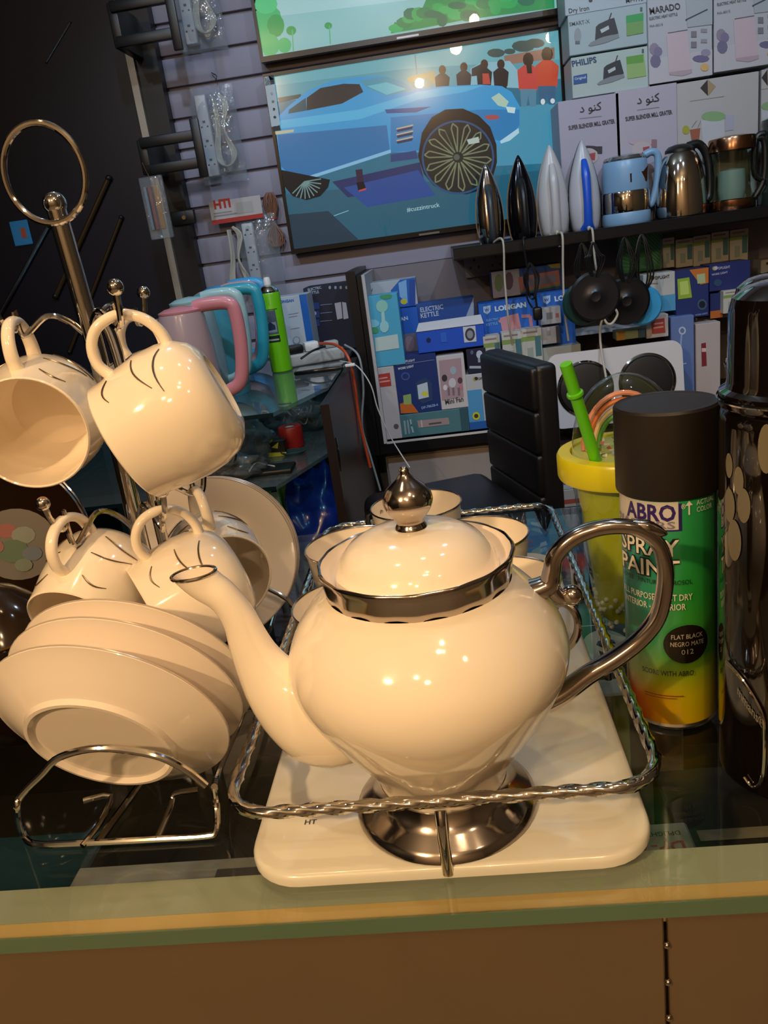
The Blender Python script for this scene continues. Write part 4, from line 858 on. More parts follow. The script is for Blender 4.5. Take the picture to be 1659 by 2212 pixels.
# rows of small white bulb cartons with a green band
def bulbart(p, f): f.rect(0, .68, 1, .80, '#7f9a52'); f.rect(.66, .25, .95, .78, '#44707a'); f.rect(.25, .15, .55, .5, '#93a09a'); f.rect(0, .80, 1, 1, '#bcbcb6'); f.rect(.1, .88, .8, .93, '#8a7a78')
BG = 'small white bulb cartons with a green band'
ORD = ('first', 'second', 'third', 'fourth', 'fifth')
zrow = zy('7', 1110, 352, YR).z
for i, (x0_, y0_, x1_, y1_) in enumerate(((1090, 352, 1148, 182), (1160, 350, 1250, 185), (1254, 343, 1346, 166), (1352, 332, 1446, 146), (1452, 322, 1552, 132))):
    carton_z('7', YR, (x0_, y0_), (x1_, y1_), .05, '#b6b6ae', 'white bulb carton, %s from the left in the upper right row' % ORD[i], BG, bulbart, 'bulb_box')
for i, (x0_, y0_, x1_, y1_, lb) in enumerate(((118, 770, 198, 712, 'white bulb carton leaning at the left of the lower bulb row'), (222, 800, 318, 690, 'white bulb carton under the pink kettle print, right beside the leaning one'), (328, 806, 424, 672, 'white bulb carton at the right of the lower bulb row'))):
    carton_z('7', YF+.01+.002*i, (x0_, y0_+60), (x1_, y1_), .045, '#b8b9b3', lb, BG, bulbart, 'bulb_box', floor=z11+.0)
for i, (x0_, y0_, x1_, y1_, lb) in enumerate(((1416, 600, 1520, 462, 'white bulb carton left of two beside the flask lid'), (1526, 590, 1600, 452, 'white bulb carton right of two beside the flask lid'))):
    carton_z('7', YF+.03, (x0_, y0_), (x1_, y1_), .045, '#b8b9b3', lb, BG, bulbart, 'bulb_box')
def grey(lb, P0, P1, col='#a6a4a8', Y=YF+.03, dr=None, fl=None): carton_z('7', Y, P0, P1, .07, col, lb, G2, dr, floor=fl)
grey('small white carton with a barcode sticker, upper of two beside the discs', (424, 662), (530, 556), dr=lambda p, f: (f.rect(.3, .3, .6, .7, '#77777c'), f.rect(.75, .35, .9, .6, '#a05a5a')))
grey('small white carton with a dark end, lower of two beside the discs', (430, 768), (524, 664), dr=lambda p, f: (f.rect(.3, .5, .5, .8, '#8a8a8e'), f.rect(.8, 0, 1, 1, '#3a3a40')))
grey('long pale carton behind the left corner of the hotplate', (430, 860), (640, 762), '#a3a8a4')
def d18(p, f):
    for i in range(12): p.line([(850+20*i, 120+2*i+130*(i % 2)*0), (1090, 140+22*(12-i)*.9)], 6, '#7ab898') if i < 12 else None
    for i in range(9): p.line([(845, 150+26*i), (1080-26*i*.2, 380-4*i)], 4, '#6fae8c')
    p.ell(960, 268, 40, 26, '#1f7a48', 14)
carton_z('7', 2.395, (850, 385), (1086, 122), .012, '#2f8a5c', 'flat green striped packet hanging behind the disc cords', G2, d18, 'green_packet')
def d20(p, f): f.rect(.55, 0, 1, .42, '#4f9ac4'); p.text('P', 1005, 418, 1025, 414, '#a0923a', .05); logo(p, 1020, 405, 1.1); p.rect(1010, 430, 1060, 436, '#8a8a8c')
carton_z('7', YF+.05, (985, 600), (1153, 366), .08, '#b7b9b8', 'white lamp carton with a sky blue corner above the hotplate', G2, d20)
def d21(p, f): p.poly([(1230,350),(1335,335),(1335,430),(1290,440)], '#c07030'); p.poly([(1165,410),(1230,400),(1245,510),(1170,520)], '#8faf3c'); p.poly([(1178,425),(1222,418),(1230,490),(1182,498)], '#b7cf6a'); p.poly([(1270,385),(1315,378),(1318,430),(1275,435)], '#a8b88a'); p.ell(1300, 548, 26, 30, '#3f5a72', 14); p.ell(1300, 548, 18, 20, '#101a30', 12); p.text('WORK LIGHT', 1262, 610, 1330, 598, '#8898c0', .03)
carton_z('7', YF+.045, (1160, 630), (1336, 346), .08, '#1d2f6a', 'navy work light carton with a lime lamp at the right', G2, d21)
carton_z('7', YF+.05, (1340, 480), (1564, 306), .08, '#1c2a66', 'navy carton lying above the two bulb cartons at right', G2, lambda p, f: (logo(p, 1368, 352, .9, '#b8b8cc'), p.text('WORK LIGHT', 1352, 392, 1440, 376, '#a8b0d0', .03), p.ell(1385, 430, 22, 20, '#2a4a6a', 12)))
carton_z('7', YF+.055, (1345, 625), (1412, 482), .07, '#1b2860', 'narrow navy carton with an orange foot under the lying one', G2, lambda p, f: f.rect(0, 0, 1, .3, '#b0602c'))
carton_z('7', YF+.01, (1000, 735), (1116, 598), .06, '#b5b0b0', 'white carton with a red square label just above the hotplate', G2, lambda p, f: (p.poly([(1022,632),(1095,622),(1100,700),(1028,708)], '#a8423a'), p.line([(1032,655),(1088,647)], 8, '#cf9a92'), p.line([(1034,676),(1090,668)], 8, '#cf9a92')))
carton_z('7', YF+.012, (836, 745), (990, 678), .05, '#8c9a72', 'yellow-green carton wedged between discs and hotplate', G2, lambda p, f: (f.rect(0, 0, .3, 1, '#b8883c'), f.rect(.75, 0, 1, 1, '#3f5a6a')))
carton_z('7', YF+.02, (1135, 890), (1256, 604), .07, '#5f79b0', 'tall lavender blue carton right of the hotplate', G2, lambda p, f: (p.ell(1192, 690, 20, 22, '#b9c4dc', 14), p.ell(1192, 690, 12, 14, '#5f79b0', 12), p.line([(1188,712),(1180,820)], 10, '#8fa4d0'), p.line([(1160,876),(1215,868)], 8, '#a8b8d8')), floor=CZ)
carton_z('7', YF+.018, (1268, 890), (1400, 640), .07, '#b0a8a8', 'white carton with a dark red bottle print at far right', G2, lambda p, f: (p.poly([(1295,760),(1320,755),(1325,880),(1298,885)], '#7a2834'), p.rect(1298, 785, 1322, 805, '#d0b8b8')), floor=CZ)
carton_z('7', YR+.01, (1620, 380), (1760, 290), .06, '#a8a8a8', 'white carton cut by the right edge beside the bulb row', G2, lambda p, f: p.ell(1655, 325, 8, 8, '#333333', 8))
ZL = .60
# ================================================================== hotplate, hanging discs, socket
hp_ = aty(1335, 830, 2.09); 
ho = thing('double_hotplate', 'white two-burner electric hotplate standing on edge', 'hotplate', (.424, 2.120, CABZ0+.0045), rot=(math.radians(-8), 0, 0))
b = MB(); P_ = rrect(-.172, 0.0, .172, .195, .03, 6)
b.prism(P_, .035, M=Matrix(((1, 0, 0, 0), (0, 0, 1, 0), (0, 1, 0, 0), (0, 0, 0, 1)))); b.build('body', mat('white_enamel', '#c9c9cd', .3, 0, .3), ho)
for s in (-1, 1):
    MR = Matrix.Translation((s*.079, -.001, .098)) @ Matrix.Rotation(PI/2, 4, 'X')
    MB().lathe([(.073, -.002), (.073, .002), (.069, .005), (.066, .003)], 48, M=MR).build('burner_ring', CHROME, ho)
    MB().lathe([(0, .008), (.05, .008), (.064, .006), (.066, .0), (.066, -.001)], 48, M=MR).build('burner_plate', mat('black_iron_plate', '#0e0f10', .5, noise_amt=.2, nscale=90), ho)
MB().rbox((-.03, -.004, .008), (.03, .0, .02), .002, 2).build('front_rib', MATS['white_enamel'], ho)
def disc(px, Y, r, col, label, cordlen=.13, tilt=0):
    c = aty(*px, Y); t = thing('kettle_base', label, 'kettle base', c, 'kettle bases hanging under the shelf')
    M_ = Matrix.Rotation(PI/2, 4, 'X') @ Matrix.Rotation(tilt, 4, 'Y')
    MB().lathe([(0, .010), (.012, .012), (.018, .008), (r*.55, .006), (r*.9, .007), (r, .002), (r, -.006), (r*.9, -.009), (0, -.009)], 44, M=M_).build('base_disc', mat('disc_'+col[1:], col, .35), t)
    top_ = SHZ-.0-c.z
    for k in range(3):
        w = .010+.006*k; zt = top_-.035
        MB().tube(bez([(-.3*w, -.006, r*.8), (-w, -.012, r+.03), (-w*.6, -.012, zt-.02), (0, -.010, zt+.008), (w*.7, -.012, zt-.02), (w*1.2, -.012, r+.025), (.4*w, -.006, r*.75)], 5), .0022, 7).build('cord_loop', BLACK, t)
    return t
disc((1262, 655), 2.145, .055, '#143a38', 'dark green round kettle base hanging leftmost of the bunch')
disc((1285, 640), 2.118, .062, '#1b1a1d', 'black round kettle base hanging in front of the green one')
disc((1352, 650), 2.150, .060, '#121316', 'black round kettle base hanging before the light blue one')
disc((1388, 660), 2.178, .050, '#3a9ad0', 'light blue round kettle base hanging rightmost of the bunch')
so = thing('wall_socket', 'white double wall socket inside the cabinet, under the shelf', 'socket', aty(1048, 570, 2.534))
MB().rbox((-.062, -.012, -.034), (.062, .0, .034), .004, 2).build('socket_plate', mat('socket_white', '#9a918e', .5), so)
for s in (-1, 1):
    for a_, c_ in ((0, .016), (-.012, -.006), (.012, -.006)): MB().box((s*.032+a_-.003, -.0128, c_-.004), (s*.032+a_+.003, -.0122, c_+.004)).build('socket_slot', BLACK, so)
# ================================================================== irons on the shelf
def iron(px, Y, label, body, handle, sole, s=1.0, cord=None, style=0):
    x = aty(px, 490, Y).x; t = thing('clothes_iron', label, 'iron', (x, Y, SHZ), 'irons standing on the shelf'); t.scale = (s*.84, s, s)
    zs = [(0, .036, .030), (.01, .040, .034), (.05, .046, .036), (.10, .0435, .030), (.14, .035, .024), (.175, .022, .016), (.20, .010, .009), (.212, .002, .003)]
    zz = bez([(a, b_, c_) for a, b_, c_ in zs], 3); seg = 18; vs = []
    for q_ in zz:
        for k in range(seg):
            a = PI*k/(seg-1); vs.append((q_.y*math.cos(a), -max(q_.z, .001)*math.sin(a)**.8, q_.x))
    n_ = len(zz); fs = [(i*seg+k, i*seg+(k+1) % seg, (i+1)*seg+(k+1) % seg, (i+1)*seg+k) for i in range(n_-1) for k in range(seg)]
    fs += [tuple(range(seg)), tuple(range((n_-1)*seg, n_*seg))]
    MB().add(vs, fs).build('iron_body', body, t, angle=50)
    out = [(q_.y*1.06, q_.x) for q_ in zz]; poly = [(-a, b_) for a, b_ in out] + [(a, b_) for a, b_ in reversed(out)]
    MB().prism(poly, .006, M=Matrix(((1, 0, 0, 0), (0, 0, 1, .0012), (0, 1, 0, 0), (0, 0, 0, 1)))).build('sole_plate', sole, t)
    if style == 0:
        MB().tube(bez([(0, -.028, .006), (0, -.058, .012), (0, -.070, .04), (0, -.066, .10), (0, -.045, .135), (0, -.020, .150)], 5), lerpr([.016, .014, .0115, .011, .012, .010], 5), 14, up=(1, 0, 0), asp=.9).build('handle', handle, t)
    else:
        MB().tube(bez([(0, -.030, .004), (0, -.044, .02), (0, -.048, .07), (0, -.040, .13), (0, -.022, .165)], 5), lerpr([.022, .013, .012, .013, .008], 5), 14, up=(1, 0, 0), asp=.7).build('handle', handle, t)
    if cord:
        cc, cm, cr_ = cord; MB().tube([(0, -.045, .006), (0, -.062, -.004), (.001, -.070, -.03)], [.006, .0052, .004], 10).build('cord_sleeve', cm, t)
        pts = [(0, -.062, .002)]+[tuple(q2_*w_ for q2_, w_ in zip((zy('p', a, b_, Yc)-V((x, Y, SHZ))), (1/(s*.84), 1/s, 1/s))) for a, b_, Yc in cc]
        MB().tube(bez(pts, 6), cr_, 8).build('cord', cm, t)
    return t
CREAM = mat('braided_cream_cord', '#b8b0a0', .7, bump=.5, nscale=300)
YI = 2.275; yb = 2.17
iron(1060, YI, 'chrome iron with a dark grey handle, leftmost on the shelf', CHROME, mat('dark_grey_plastic', '#33383c', .4), CHROME, .92, ([(1086, 520, yb), (1090, 600, yb), (1098, 690, yb), (1107, 745, yb+.03)], CREAM, .0034))
iron(1130, YI, 'black chrome iron, second from the left on the shelf', mat('black_chrome', '#2c2d33', .12, .9), BLACK, CHROME, .96, ([(1130, 520, yb), (1140, 590, yb), (1138, 640, yb), (1150, 665, yb)], BLACK, .0030))
iron(1197, YI, 'all white iron, third from the left on the shelf', mat('white_iron', '#b9b7b8', .3), MATS['white_iron'], mat('white_sole', '#a9a9ac', .3, .4), 1.02, ([(1215, 510, yb), (1216, 580, yb), (1219, 660, yb), (1228, 735, yb+.03)], CREAM, .0034), 1)
iron(1265, YI, 'white iron with a bright blue handle, rightmost on the shelf', mat('white_iron2', '#b4b4ba', .3), mat('blue_handle', '#1f56c8', .3), mat('dark_sole', '#2c3048', .3, .4), 1.02, ([(1280, 500, yb), (1285, 560, yb), (1298, 640, yb-.03), (1306, 690, yb-.05), (1320, 700, yb-.05), (1334, 678, yb-.05), (1320, 664, yb-.05), (1300, 692, yb-.05), (1297, 740, yb-.03), (1310, 820, 2.08)], CREAM, .0034), 1)
b = aty(1148, 615, 2.2); pl = thing('cord_bundle', 'tied black flex with a plug hanging under the black iron', 'cord', b)
for k in range(4): MB().tube(bez([(0, 0, .055), (-.010-.003*k, -.003*k, .02), (-.006, 0, -.03), (.006, -.003*k, -.03), (.011+.003*k, 0, .02), (0, 0, .055)], 5), .0026, 7).build('loop', BLACK, pl)
MB().tube([(.008, 0, -.03), (.010, 0, -.06)], .003, 8).build('tail', BLACK, pl); MB().rbox((-.002, -.012, -.092), (.022, .012, -.058), .006, 3).build('plug', BLACK, pl)

# ================================================================== kettles and jugs on the shelf
def shelfthing(name, label, px, Y=2.285, grp='kettles on the shelf', cat='kettle'): return thing(name, label, cat, (aty(px, 440, Y).x, Y, SHZ), grp)
k1 = shelfthing('electric_kettle', 'light blue electric kettle with a chrome band', 1352)
LB = mat('light_blue_plastic', '#7fa6c8', .35); 
MB().lathe([(0, 0), (.060, 0), (.062, .004), (.061, .026), (.0595, .030)], 44).build('power_base', LB, k1)
MB().lathe([(.0600, .0305), (.0605, .032), (.0600, .078), (.0590, .080)], 44).build('chrome_band', CHROME, k1)
MB().lathe([(.0590, .0805), (.0595, .082), (.0570, .130), (.0545, .152), (.0530, .154)], 44).build('kettle_body', LB, k1)
MB().lathe([(.0530, .1545), (.0535, .158), (.050, .164), (.03, .168), (0, .169)], 44).build('lid', mat('pale_chrome_lid', '#aeb6bc', .15, .9), k1)
MB().tube(bez([(.048, 0, .160), (.070, .0, .166), (.084, 0, .150), (.080, 0, .09), (.066, 0, .045), (.055, 0, .04)], 5), .0095, 12, up=(0, 1, 0)).build('handle', LB, k1)
MB().add([(0, -.0600, .10), (.046, -.0400, .098), (.050, -.034, .135), (.036, -.047, .122), (.0, -.0590, .12)], [(0, 1, 2, 3, 4)], smooth=False).build('copper_badge', mat('copper', '#b98a62', .2, 1), k1)
k2 = shelfthing('electric_kettle', 'dome-shaped polished steel kettle with a black lid handle', 1470)
MB().lathe([(0, 0), (.062, 0), (.0645, .003), (.0650, .012), (.0640, .040), (.0600, .085), (.0520, .125), (.0420, .148), (.036, .155)], 56).build('kettle_body', CHROME, k2)
MB().lathe([(.0365, .1552), (.036, .162), (.028, .170), (.012, .174), (0, .1745)], 40).build('lid', BLACK, k2)
MB().tube(bez([(.020, 0, .166), (.048, .004, .168), (.068, .006, .140), (.076, .006, .090), (.074, .004, .045), (.064, 0, .03)], 5), .0105, 12, up=(0, 1, 0)).build('handle', BLACK, k2)
MB().lathe([(0, -.0), (.066, 0), (.066, -.0)], 40)
k3 = shelfthing('glass_jug', 'clear glass jug with copper-toned rims, right of the steel kettle', 1580, cat='jug')
COP = mat('copper_rim', '#a57a5c', .2, 1)
MB().lathe([(0, 0), (.056, 0), (.058, .004), (.0565, .024), (.055, .025)], 44).build('base_ring', COP, k3)
MB().lathe([(.0550, .0255), (.0552, .03), (.0535, .140)], 44).build('glass_wall', CLEAR, k3)
MB().lathe([(.0540, .1405), (.0560, .142), (.0560, .168), (.0540, .172), (.03, .176), (0, .1765)], 44).build('top_ring', COP, k3)
MB().lathe([(0, .0262), (.03, .0262), (.034, .05), (.032, .095), (.0, .1)], 30).build('inner_filter', mat('frosted_filter', '#8a9a92', .4), k3)
MB().tube(bez([(.052, 0, .16), (.076, 0, .158), (.082, 0, .12), (.078, 0, .06), (.055, 0, .02)], 5), .008, 10, up=(0, 1, 0)).build('handle', BLACK, k3)
k4 = shelfthing('blender_jar', 'dark glass blender jar cut by the right edge of the view', 1692, cat='jar')
MB().lathe([(0, 0), (.055, 0), (.056, .03), (.046, .045), (.048, .15), (.056, .19), (.054, .20), (.03, .21), (0, .212)], 40).build('jar_body', mat('dark_green_glass', '#26322c', .1, 0, .5), k4)
MB().tube(bez([(-.045, 0, .17), (-.070, 0, .16), (-.072, 0, .08), (-.046, 0, .06)], 5), .008, 10, up=(0, 1, 0)).build('handle', BLACK, k4)

# ================================================================== chair in the aisle
near = aty(1172, 790, 1.5); far = aty(1060, 760, 1.76); cz = 1.06
dirv = V((far.x-near.x, far.y-near.y, 0)); wd = dirv.length; ang = math.atan2(dirv.y, dirv.x)
mid = V(((near.x+far.x)/2, (near.y+far.y)/2, 0))
ch = thing('office_chair', 'black leather office chair with horizontally ribbed backrest', 'chair', mid, rot=(0, 0, ang))
LEA = mat('black_leather', '#17171a', .38, noise_amt=.2, nscale=120, bump=.15)
w2 = wd/2+.008
fr_ = MB().rbox((-w2, -.026, .60), (w2, .017, cz), .012, 4).build('back_shell', LEA, ch)
zt = cz-.004
for k in range(5):
    h_ = .083; MB().rbox((-w2+.004, .002, zt-h_), (w2-.004, .026, zt-.001), .008, 4).build('back_cushion', LEA, ch); zt -= h_
MB().rbox((-w2-.03, .028, .71), (w2+.03, .32, .79), .03, 4).build('seat', LEA, ch)
MB().lathe([(.028, .12), (.028, .45), (.02, .45), (.02, .71)], 20, M=Matrix.Translation((0, .16, 0))).build('gas_column', BLACK, ch)
for k in range(5):
    a = 2*PI*k/5; e = V((.19*math.cos(a), .16+.19*math.sin(a), .075))
    lg = MB().tube([(0, .16, .12), V((0, .16, .10)).lerp(e, .5), e], [.022, .018, .012], 8).build('leg', BLACK, ch)
    MB().lathe([(0, -.01), (.024, -.01), (.028, 0), (.024, .01), (0, .01)], 16, M=Matrix.Translation((e.x, e.y, .029)) @ Matrix.Rotation(PI/2, 4, 'X') @ Matrix.Rotation(a, 4, 'Y')).build('caster', BLACK, lg)

# ================================================================== glass display case on the left
CZT = 1.032; RX = -.282; NY = 1.49
dc = thing('display_case', 'glass display case with dark wooden end panel, left of the cabinet', 'display case', (-.70, 2.0, 0))
DG = glass('teal_case_glass', '#d3e8e8', 1.0, .02, haze=.07, ior=1.6)
o_ = lambda x, y, z: (x+.70, y-2.0, z)
def plate(nm, zz, y0, y1, x0, x1, cut=.10):
    M_ = Matrix.Translation(o_(0, 0, zz)); MB().prism([(x0, y0), (x1-cut*.35, y0), (x1, y0+cut), (x1, y1), (x0, y1)], .008, M=M_).build(nm, DG, dc)
    MB().box(o_(x0, y0-.0012, zz), o_(x1-cut*.35, y0-.0002, zz+.008)).build(nm+'_edge', mat('dark_glass_edge', '#0e2226', .15), dc)
plate('top_glass', CZT-.008, NY, 2.53, -1.15, RX+.02, .22); plate('middle_glass', .88, NY, 2.5, -1.15, RX, .22); plate('bottom_board', .45, NY, 2.5, -1.15, RX, .1)
WD = mat('dark_wood_panel', '#241b1a', .35, noise_amt=.3, nscale=9)
pn = MB().box(o_(RX+.022, 1.56, 0), o_(RX+.040, 2.19, CZT-.01)).build('end_panel', WD, dc)
MB().box(o_(RX+.0405, 1.575, .88), o_(RX+.0425, 1.578, .95)).build('panel_handle', CHROME, pn)
MB().box(o_(-1.15, 2.505, 0), o_(RX+.02, 2.53, CZT-.0085)).build('back_panel', mat('case_back', '#39414c', .6), dc)
MB().box(o_(-1.15, NY+.02, 0), o_(RX, 2.5, .449)).build('plinth', WD, dc)
MB().box(o_(-1.16, NY, 0), o_(-1.151, 2.53, CZT-.0085)).build('end_panel', WD, dc)

def dkettle(px, py, Y, label, col, hw, hh, rr_=.03, bodycol='#8b9298'):
    """kettle whose squared handle stands out to the right"""
    a = aty(px, py, Y); t = thing('jug_kettle', label, 'kettle', (a.x, Y, CZT+.0002), 'coloured jug kettles on the display case')
    H = hh; HM = mat('jug_'+col[1:], col, .3, 0, .3); BM = mat('jugbody_'+bodycol[1:], bodycol, .25, 0, .3)
    MB().lathe([(0, 0), (.056, 0), (.058, .006), (.056, .018), (.052, .02)], 32).build('power_base', HM, t)
    MB().lathe([(.052, .0205), (.055, .03), (.052, H*.6), (.045, H*.92), (.043, H*.95)], 36).build('jug_body', BM, t)
    MB().lathe([(.0435, H*.952), (.044, H*.97), (.03, H), (0, H+.004)], 32).build('lid', HM, t)
    MB().tube(bez([(.030, 0, H*.985), (.055, -.002, H*1.0), (.055+hw*.8, -.004, H*.985), (.055+hw, -.004, H*.88), (.055+hw*.98, -.004, H*.55), (.055+hw*.75, -.004, H*.25), (.055+hw*.3, -.002, H*.16), (.050, 0, H*.14)], 6), .0105, 14, up=(0, 1, 0), asp=1.3).build('handle', HM, t)
    MB().prism([(-.044, H*.93), (-.066, H*.90), (-.046, H*.78)], .03, M=Matrix(((1, 0, 0, 0), (0, 0, 1, -.015), (0, 1, 0, 0), (0, 0, 0, 1)))).build('pour_lip', BM, t)
    return t
dkettle(395, 700, 1.62, 'pink jug kettle nearest the front of the display case', '#d58a94', .055, .205, bodycol='#b7a0a4')
dkettle(415, 680, 1.76, 'pale aqua jug kettle, second from the front of the case', '#9fc4c8', .052, .215, bodycol='#8fa6ac')
dkettle(455, 660, 1.90, 'teal jug kettle, third from the front of the case', '#2f9fb4', .058, .215, bodycol='#4f9cac')
dkettle(460, 650, 2.05, 'dusty rose jug kettle, fourth from the front of the case', '#c49aa4', .055, .215, bodycol='#9a8f9c')
dkettle(478, 650, 2.19, 'sky blue jug kettle at the back of the row', '#3f9fd8', .062, .218, bodycol='#3f86b8')
# green aerosol can
gp = aty(608, 790, 2.02); gs = thing('aerosol_can', 'lime green aerosol can with a white nozzle on the display case', 'spray can', (gp.x, 2.02, CZT+.0002))
GR = .0262; LIME = mat('lime_green', '#6cbf12', .3)
MB().lathe([(0, 0), (.024, 0), (GR, .003), (GR, .188), (.024, .193)], 36).build('can_body', LIME, gs)
MB().lathe([(.024, .1932), (.0245, .196), (.018, .206), (.010, .210), (.0, .2105)], 32).build('shoulder', CHROME, gs)
MB().lathe([(.009, .2106), (.009, .222), (.007, .229), (0, .230)], 20).build('nozzle', WHITEP, gs)
pp = cylprint(GR); pp.rect(-60, .095, 28, .152, '#55606e'); pp.rect(-55, .10, 22, .124, '#8e9aa6'); pp.poly([(-45, .112), (-10, .126), (15, .116), (15, .106), (-45, .104)], '#2c3a52'); pp.ell(-30, .142, 10, .006, '#c8d0d4', 12)
pp.rect(-55, .076, 30, .092, '#1d2a20'); pp.rect(-50, .080, 24, .084, '#9ab0a0'); pp.rect(-64, .1535, 40, .155, '#2c4a12'); pp.rect(-58, .168, -20, .173, '#a8d860'); pp.build('label_print', GLOSSPR, gs)
G3 = 'cartons at the back of the display case'
def m1(p, f):
    p.text('ELECTRIC', 1238, 255, 1345, 232, '#a9b6cc', .02, 1.2); p.text('KETTLE', 1240, 285, 1325, 268, '#a9b6cc', .02, 1.2)
    for x_ in (1410, 1455, 1497, 1543): p.ell(x_, 225, 10, 14, '#8c98b0', 8)
    for i in range(3): p.poly([(1250,350+68*i),(1325,342+68*i),(1330,395+68*i),(1255,402+68*i)], '#1c3c78'); p.line([(1335,365+65*i),(1430,355+65*i)], 4, '#8494b0')
    p.poly([(1448,350),(1500,340),(1512,470),(1470,480)], '#b8bac8'); p.poly([(1508,340),(1540,345),(1560,470),(1520,478)], '#b8bac8'); p.ell(1285, 430, 20, 18, '#a0aabc', 10)
carton_z('m', 2.30, (1270, 700), (1590, 180), .12, '#0c1730', 'black electric kettle carton with a pair of white kettles printed', G3, m1, floor=CZT+.0003)
def m2(p, f): f.rect(.80, 0, 1, 1, '#1560b4'); p.text('LONGAN', 1000, 352, 1125, 335, '#2f6fb8', .04, 1.0); p.line([(1080,440),(1160,425)], 4, '#8a98a8'); p.line([(1085,460),(1150,450)], 4, '#8a98a8'); p.line([(1100,555),(1170,543)], 4, '#8a98a8'); p.ell(1145, 645, 30, 32, '#7f98b0', 14); p.ell(1145, 645, 22, 24, '#b4bfca', 14)
carton_z('m', 2.20, (1000, 690), (1222, 276), .10, '#b4bfca', 'white carton with a blue spine behind the green aerosol', G3, m2, floor=CZT+.0003)
# power strip with plugs and cables
pw = aty(680, 760, 2.12); ps2 = thing('power_strip', 'white power strip with plugs on the display case corner', 'power strip', (pw.x-.01, 2.10, CZT+.0002), rot=(0, 0, math.radians(20)))
MB().rbox((-.085, -.028, 0), (.085, .028, .032), .006, 3).build('strip_body', mat('socket_block', '#b3b4b2', .45), ps2)
MB().rbox((-.060, -.022, .0322), (-.018, .014, .054), .005, 2).build('black_plug', BLACK, ps2); MB().rbox((-.014, -.02, .0322), (.024, .014, .056), .006, 2).build('white_plug', WHITEP, ps2); MB().rbox((.04, -.018, .0322), (.076, .012, .05), .005, 2).build('grey_plug', mat('grey_plug', '#a9a9a6', .5), ps2)
def cable(label, pts, r, m_, name='cable', n=8):
    q_ = [V(x) for x in pts]; b_ = q_[0]; t = MB().tube(bez([x-b_ for x in q_], n), r, 8).build(name, m_); t.location = b_; tag(t, label, 'cable', 'cables trailing off the display case'); return t
cable('orange red cable running from the power strip down the dark panel', [aty(690, 742, 2.085), aty(725, 745, 2.03), aty(752, 772, 1.98), aty(766, 830, 1.98), aty(775, 900, 1.98), aty(788, 960, 1.98), aty(800, 1010, 1.98)], .0036, mat('orange_cable', '#c04a22', .4))
cable('grey white cable looping beside the orange one', [aty(745, 745, 2.08), aty(775, 770, 2.03), aty(785, 840, 2.03), aty(782, 920, 2.03), aty(800, 985, 2.03), aty(822, 1060, 2.03)], .0028, mat('grey_cable', '#8d9498', .5))
cable('thin white charging lead drooping past the cabinet edge', [aty(735, 780, 2.0), aty(770, 790, 1.95), aty(800, 830, 1.93), aty(815, 880, 1.93), aty(832, 920, 1.93), aty(850, 955, 1.93), aty(885, 1010, 1.90)], .0016, mat('white_lead', '#b9bcbc', .5))
cable('black flex lying in front of the power strip', [aty(702, 748, 2.05), aty(675, 758, 2.02), aty(650, 775, 2.0)], .0028, BLACK)
ph = thing('phone', 'black phone charging at the glass edge', 'phone', aty(690, 783, 1.95)); ph.location.z = CZT+.0003
MB().rbox((-.06, -.035, 0), (.06, .035, .009), .003, 2).build('phone_body', mat('phone_black', '#0a0b0d', .15), ph); MB().rbox((.0605, -.006, .001), (.085, .006, .008), .002, 2).build('lead_plug', WHITEP, ph); MB().box((-.055, -.031, .0092), (.055, .031, .0096)).build('screen', mat('phone_glass', '#0d1216', .05, 0, .6), ph)
# ---- bagged goods on the middle glass shelf
def crumple(name, label, c, size, m_, seed, grp='bagged goods on the middle glass shelf', cat='bag', inner=None):
    t = thing(name, label, cat, c, grp); bm = bmesh.new(); bmesh.ops.create_icosphere(bm, subdivisions=4, radius=1)
    for v in bm.verts:
        q_ = v.co.copy(); n_ = noise.noise(q_*2.2+V((seed, 0, 0)))*.35+noise.noise(q_*5+V((0, seed, 0)))*.2+noise.noise(q_*11+V((0, 0, seed)))*.09; v.co = q_*(1+n_); v.co = V((v.co.x*size[0], v.co.y*size[1], max(0, (v.co.z+.75)*size[2])))
    me = bpy.data.meshes.new('film'); bm.to_mesh(me); bm.free()
    for p_ in me.polygons: p_.use_smooth = True
    me.materials.append(m_); o = bpy.data.objects.new('film', me); COL.objects.link(o); o.parent = t
    if inner: inner(t)
    return t
ZS = .8885
BAG = glass('crumpled_bag', '#cfd6da', 1.0, .06, bump=.8, bscale=60, haze=.07)
def loops(m_, n, R_, r_=.003):
    def f(t):
        g_ = random.Random(n)
        for k in range(n):
            a = g_.random()*PI; rr_ = R_*(.6+.4*g_.random()); z_ = .02+.03*g_.random()
            MB().tube([(rr_*math.cos(2*PI*i/24)*math.cos(a)-rr_*.6*math.sin(2*PI*i/24)*math.sin(a), rr_*.6*math.cos(2*PI*i/24)*math.sin(a)+rr_*.5*math.sin(2*PI*i/24), z_+.018*math.sin(2*PI*i/12+k)) for i in range(24)], r_, 7, True).build('coil', m_, t)
    return f
def at_s(px, py, Y, z=ZS): a = aty(px, py, Y); return V((a.x, Y, z))
crumple('plastic_bag', 'crumpled clear plastic bag with black goods, near the case front', at_s(505, 985, 1.70), (.080, .07, .060), BAG, 3, inner=loops(BLACK, 5, .045, .004))
crumple('plastic_bag', 'grey plastic bag lying lowest at the case front edge', at_s(480, 1020, 1.585), (.085, .045, .030), BAG, 4, inner=loops(mat('dark_goods', '#26221f', .5), 4, .04, .006))
crumple('plastic_bag', 'clear bag of copper brown wire at the shelf right end', at_s(655, 945, 1.98), (.085, .06, .045), BAG, 8, inner=loops(mat('copper_wire', '#8a5f4c', .35, .4), 8, .05))
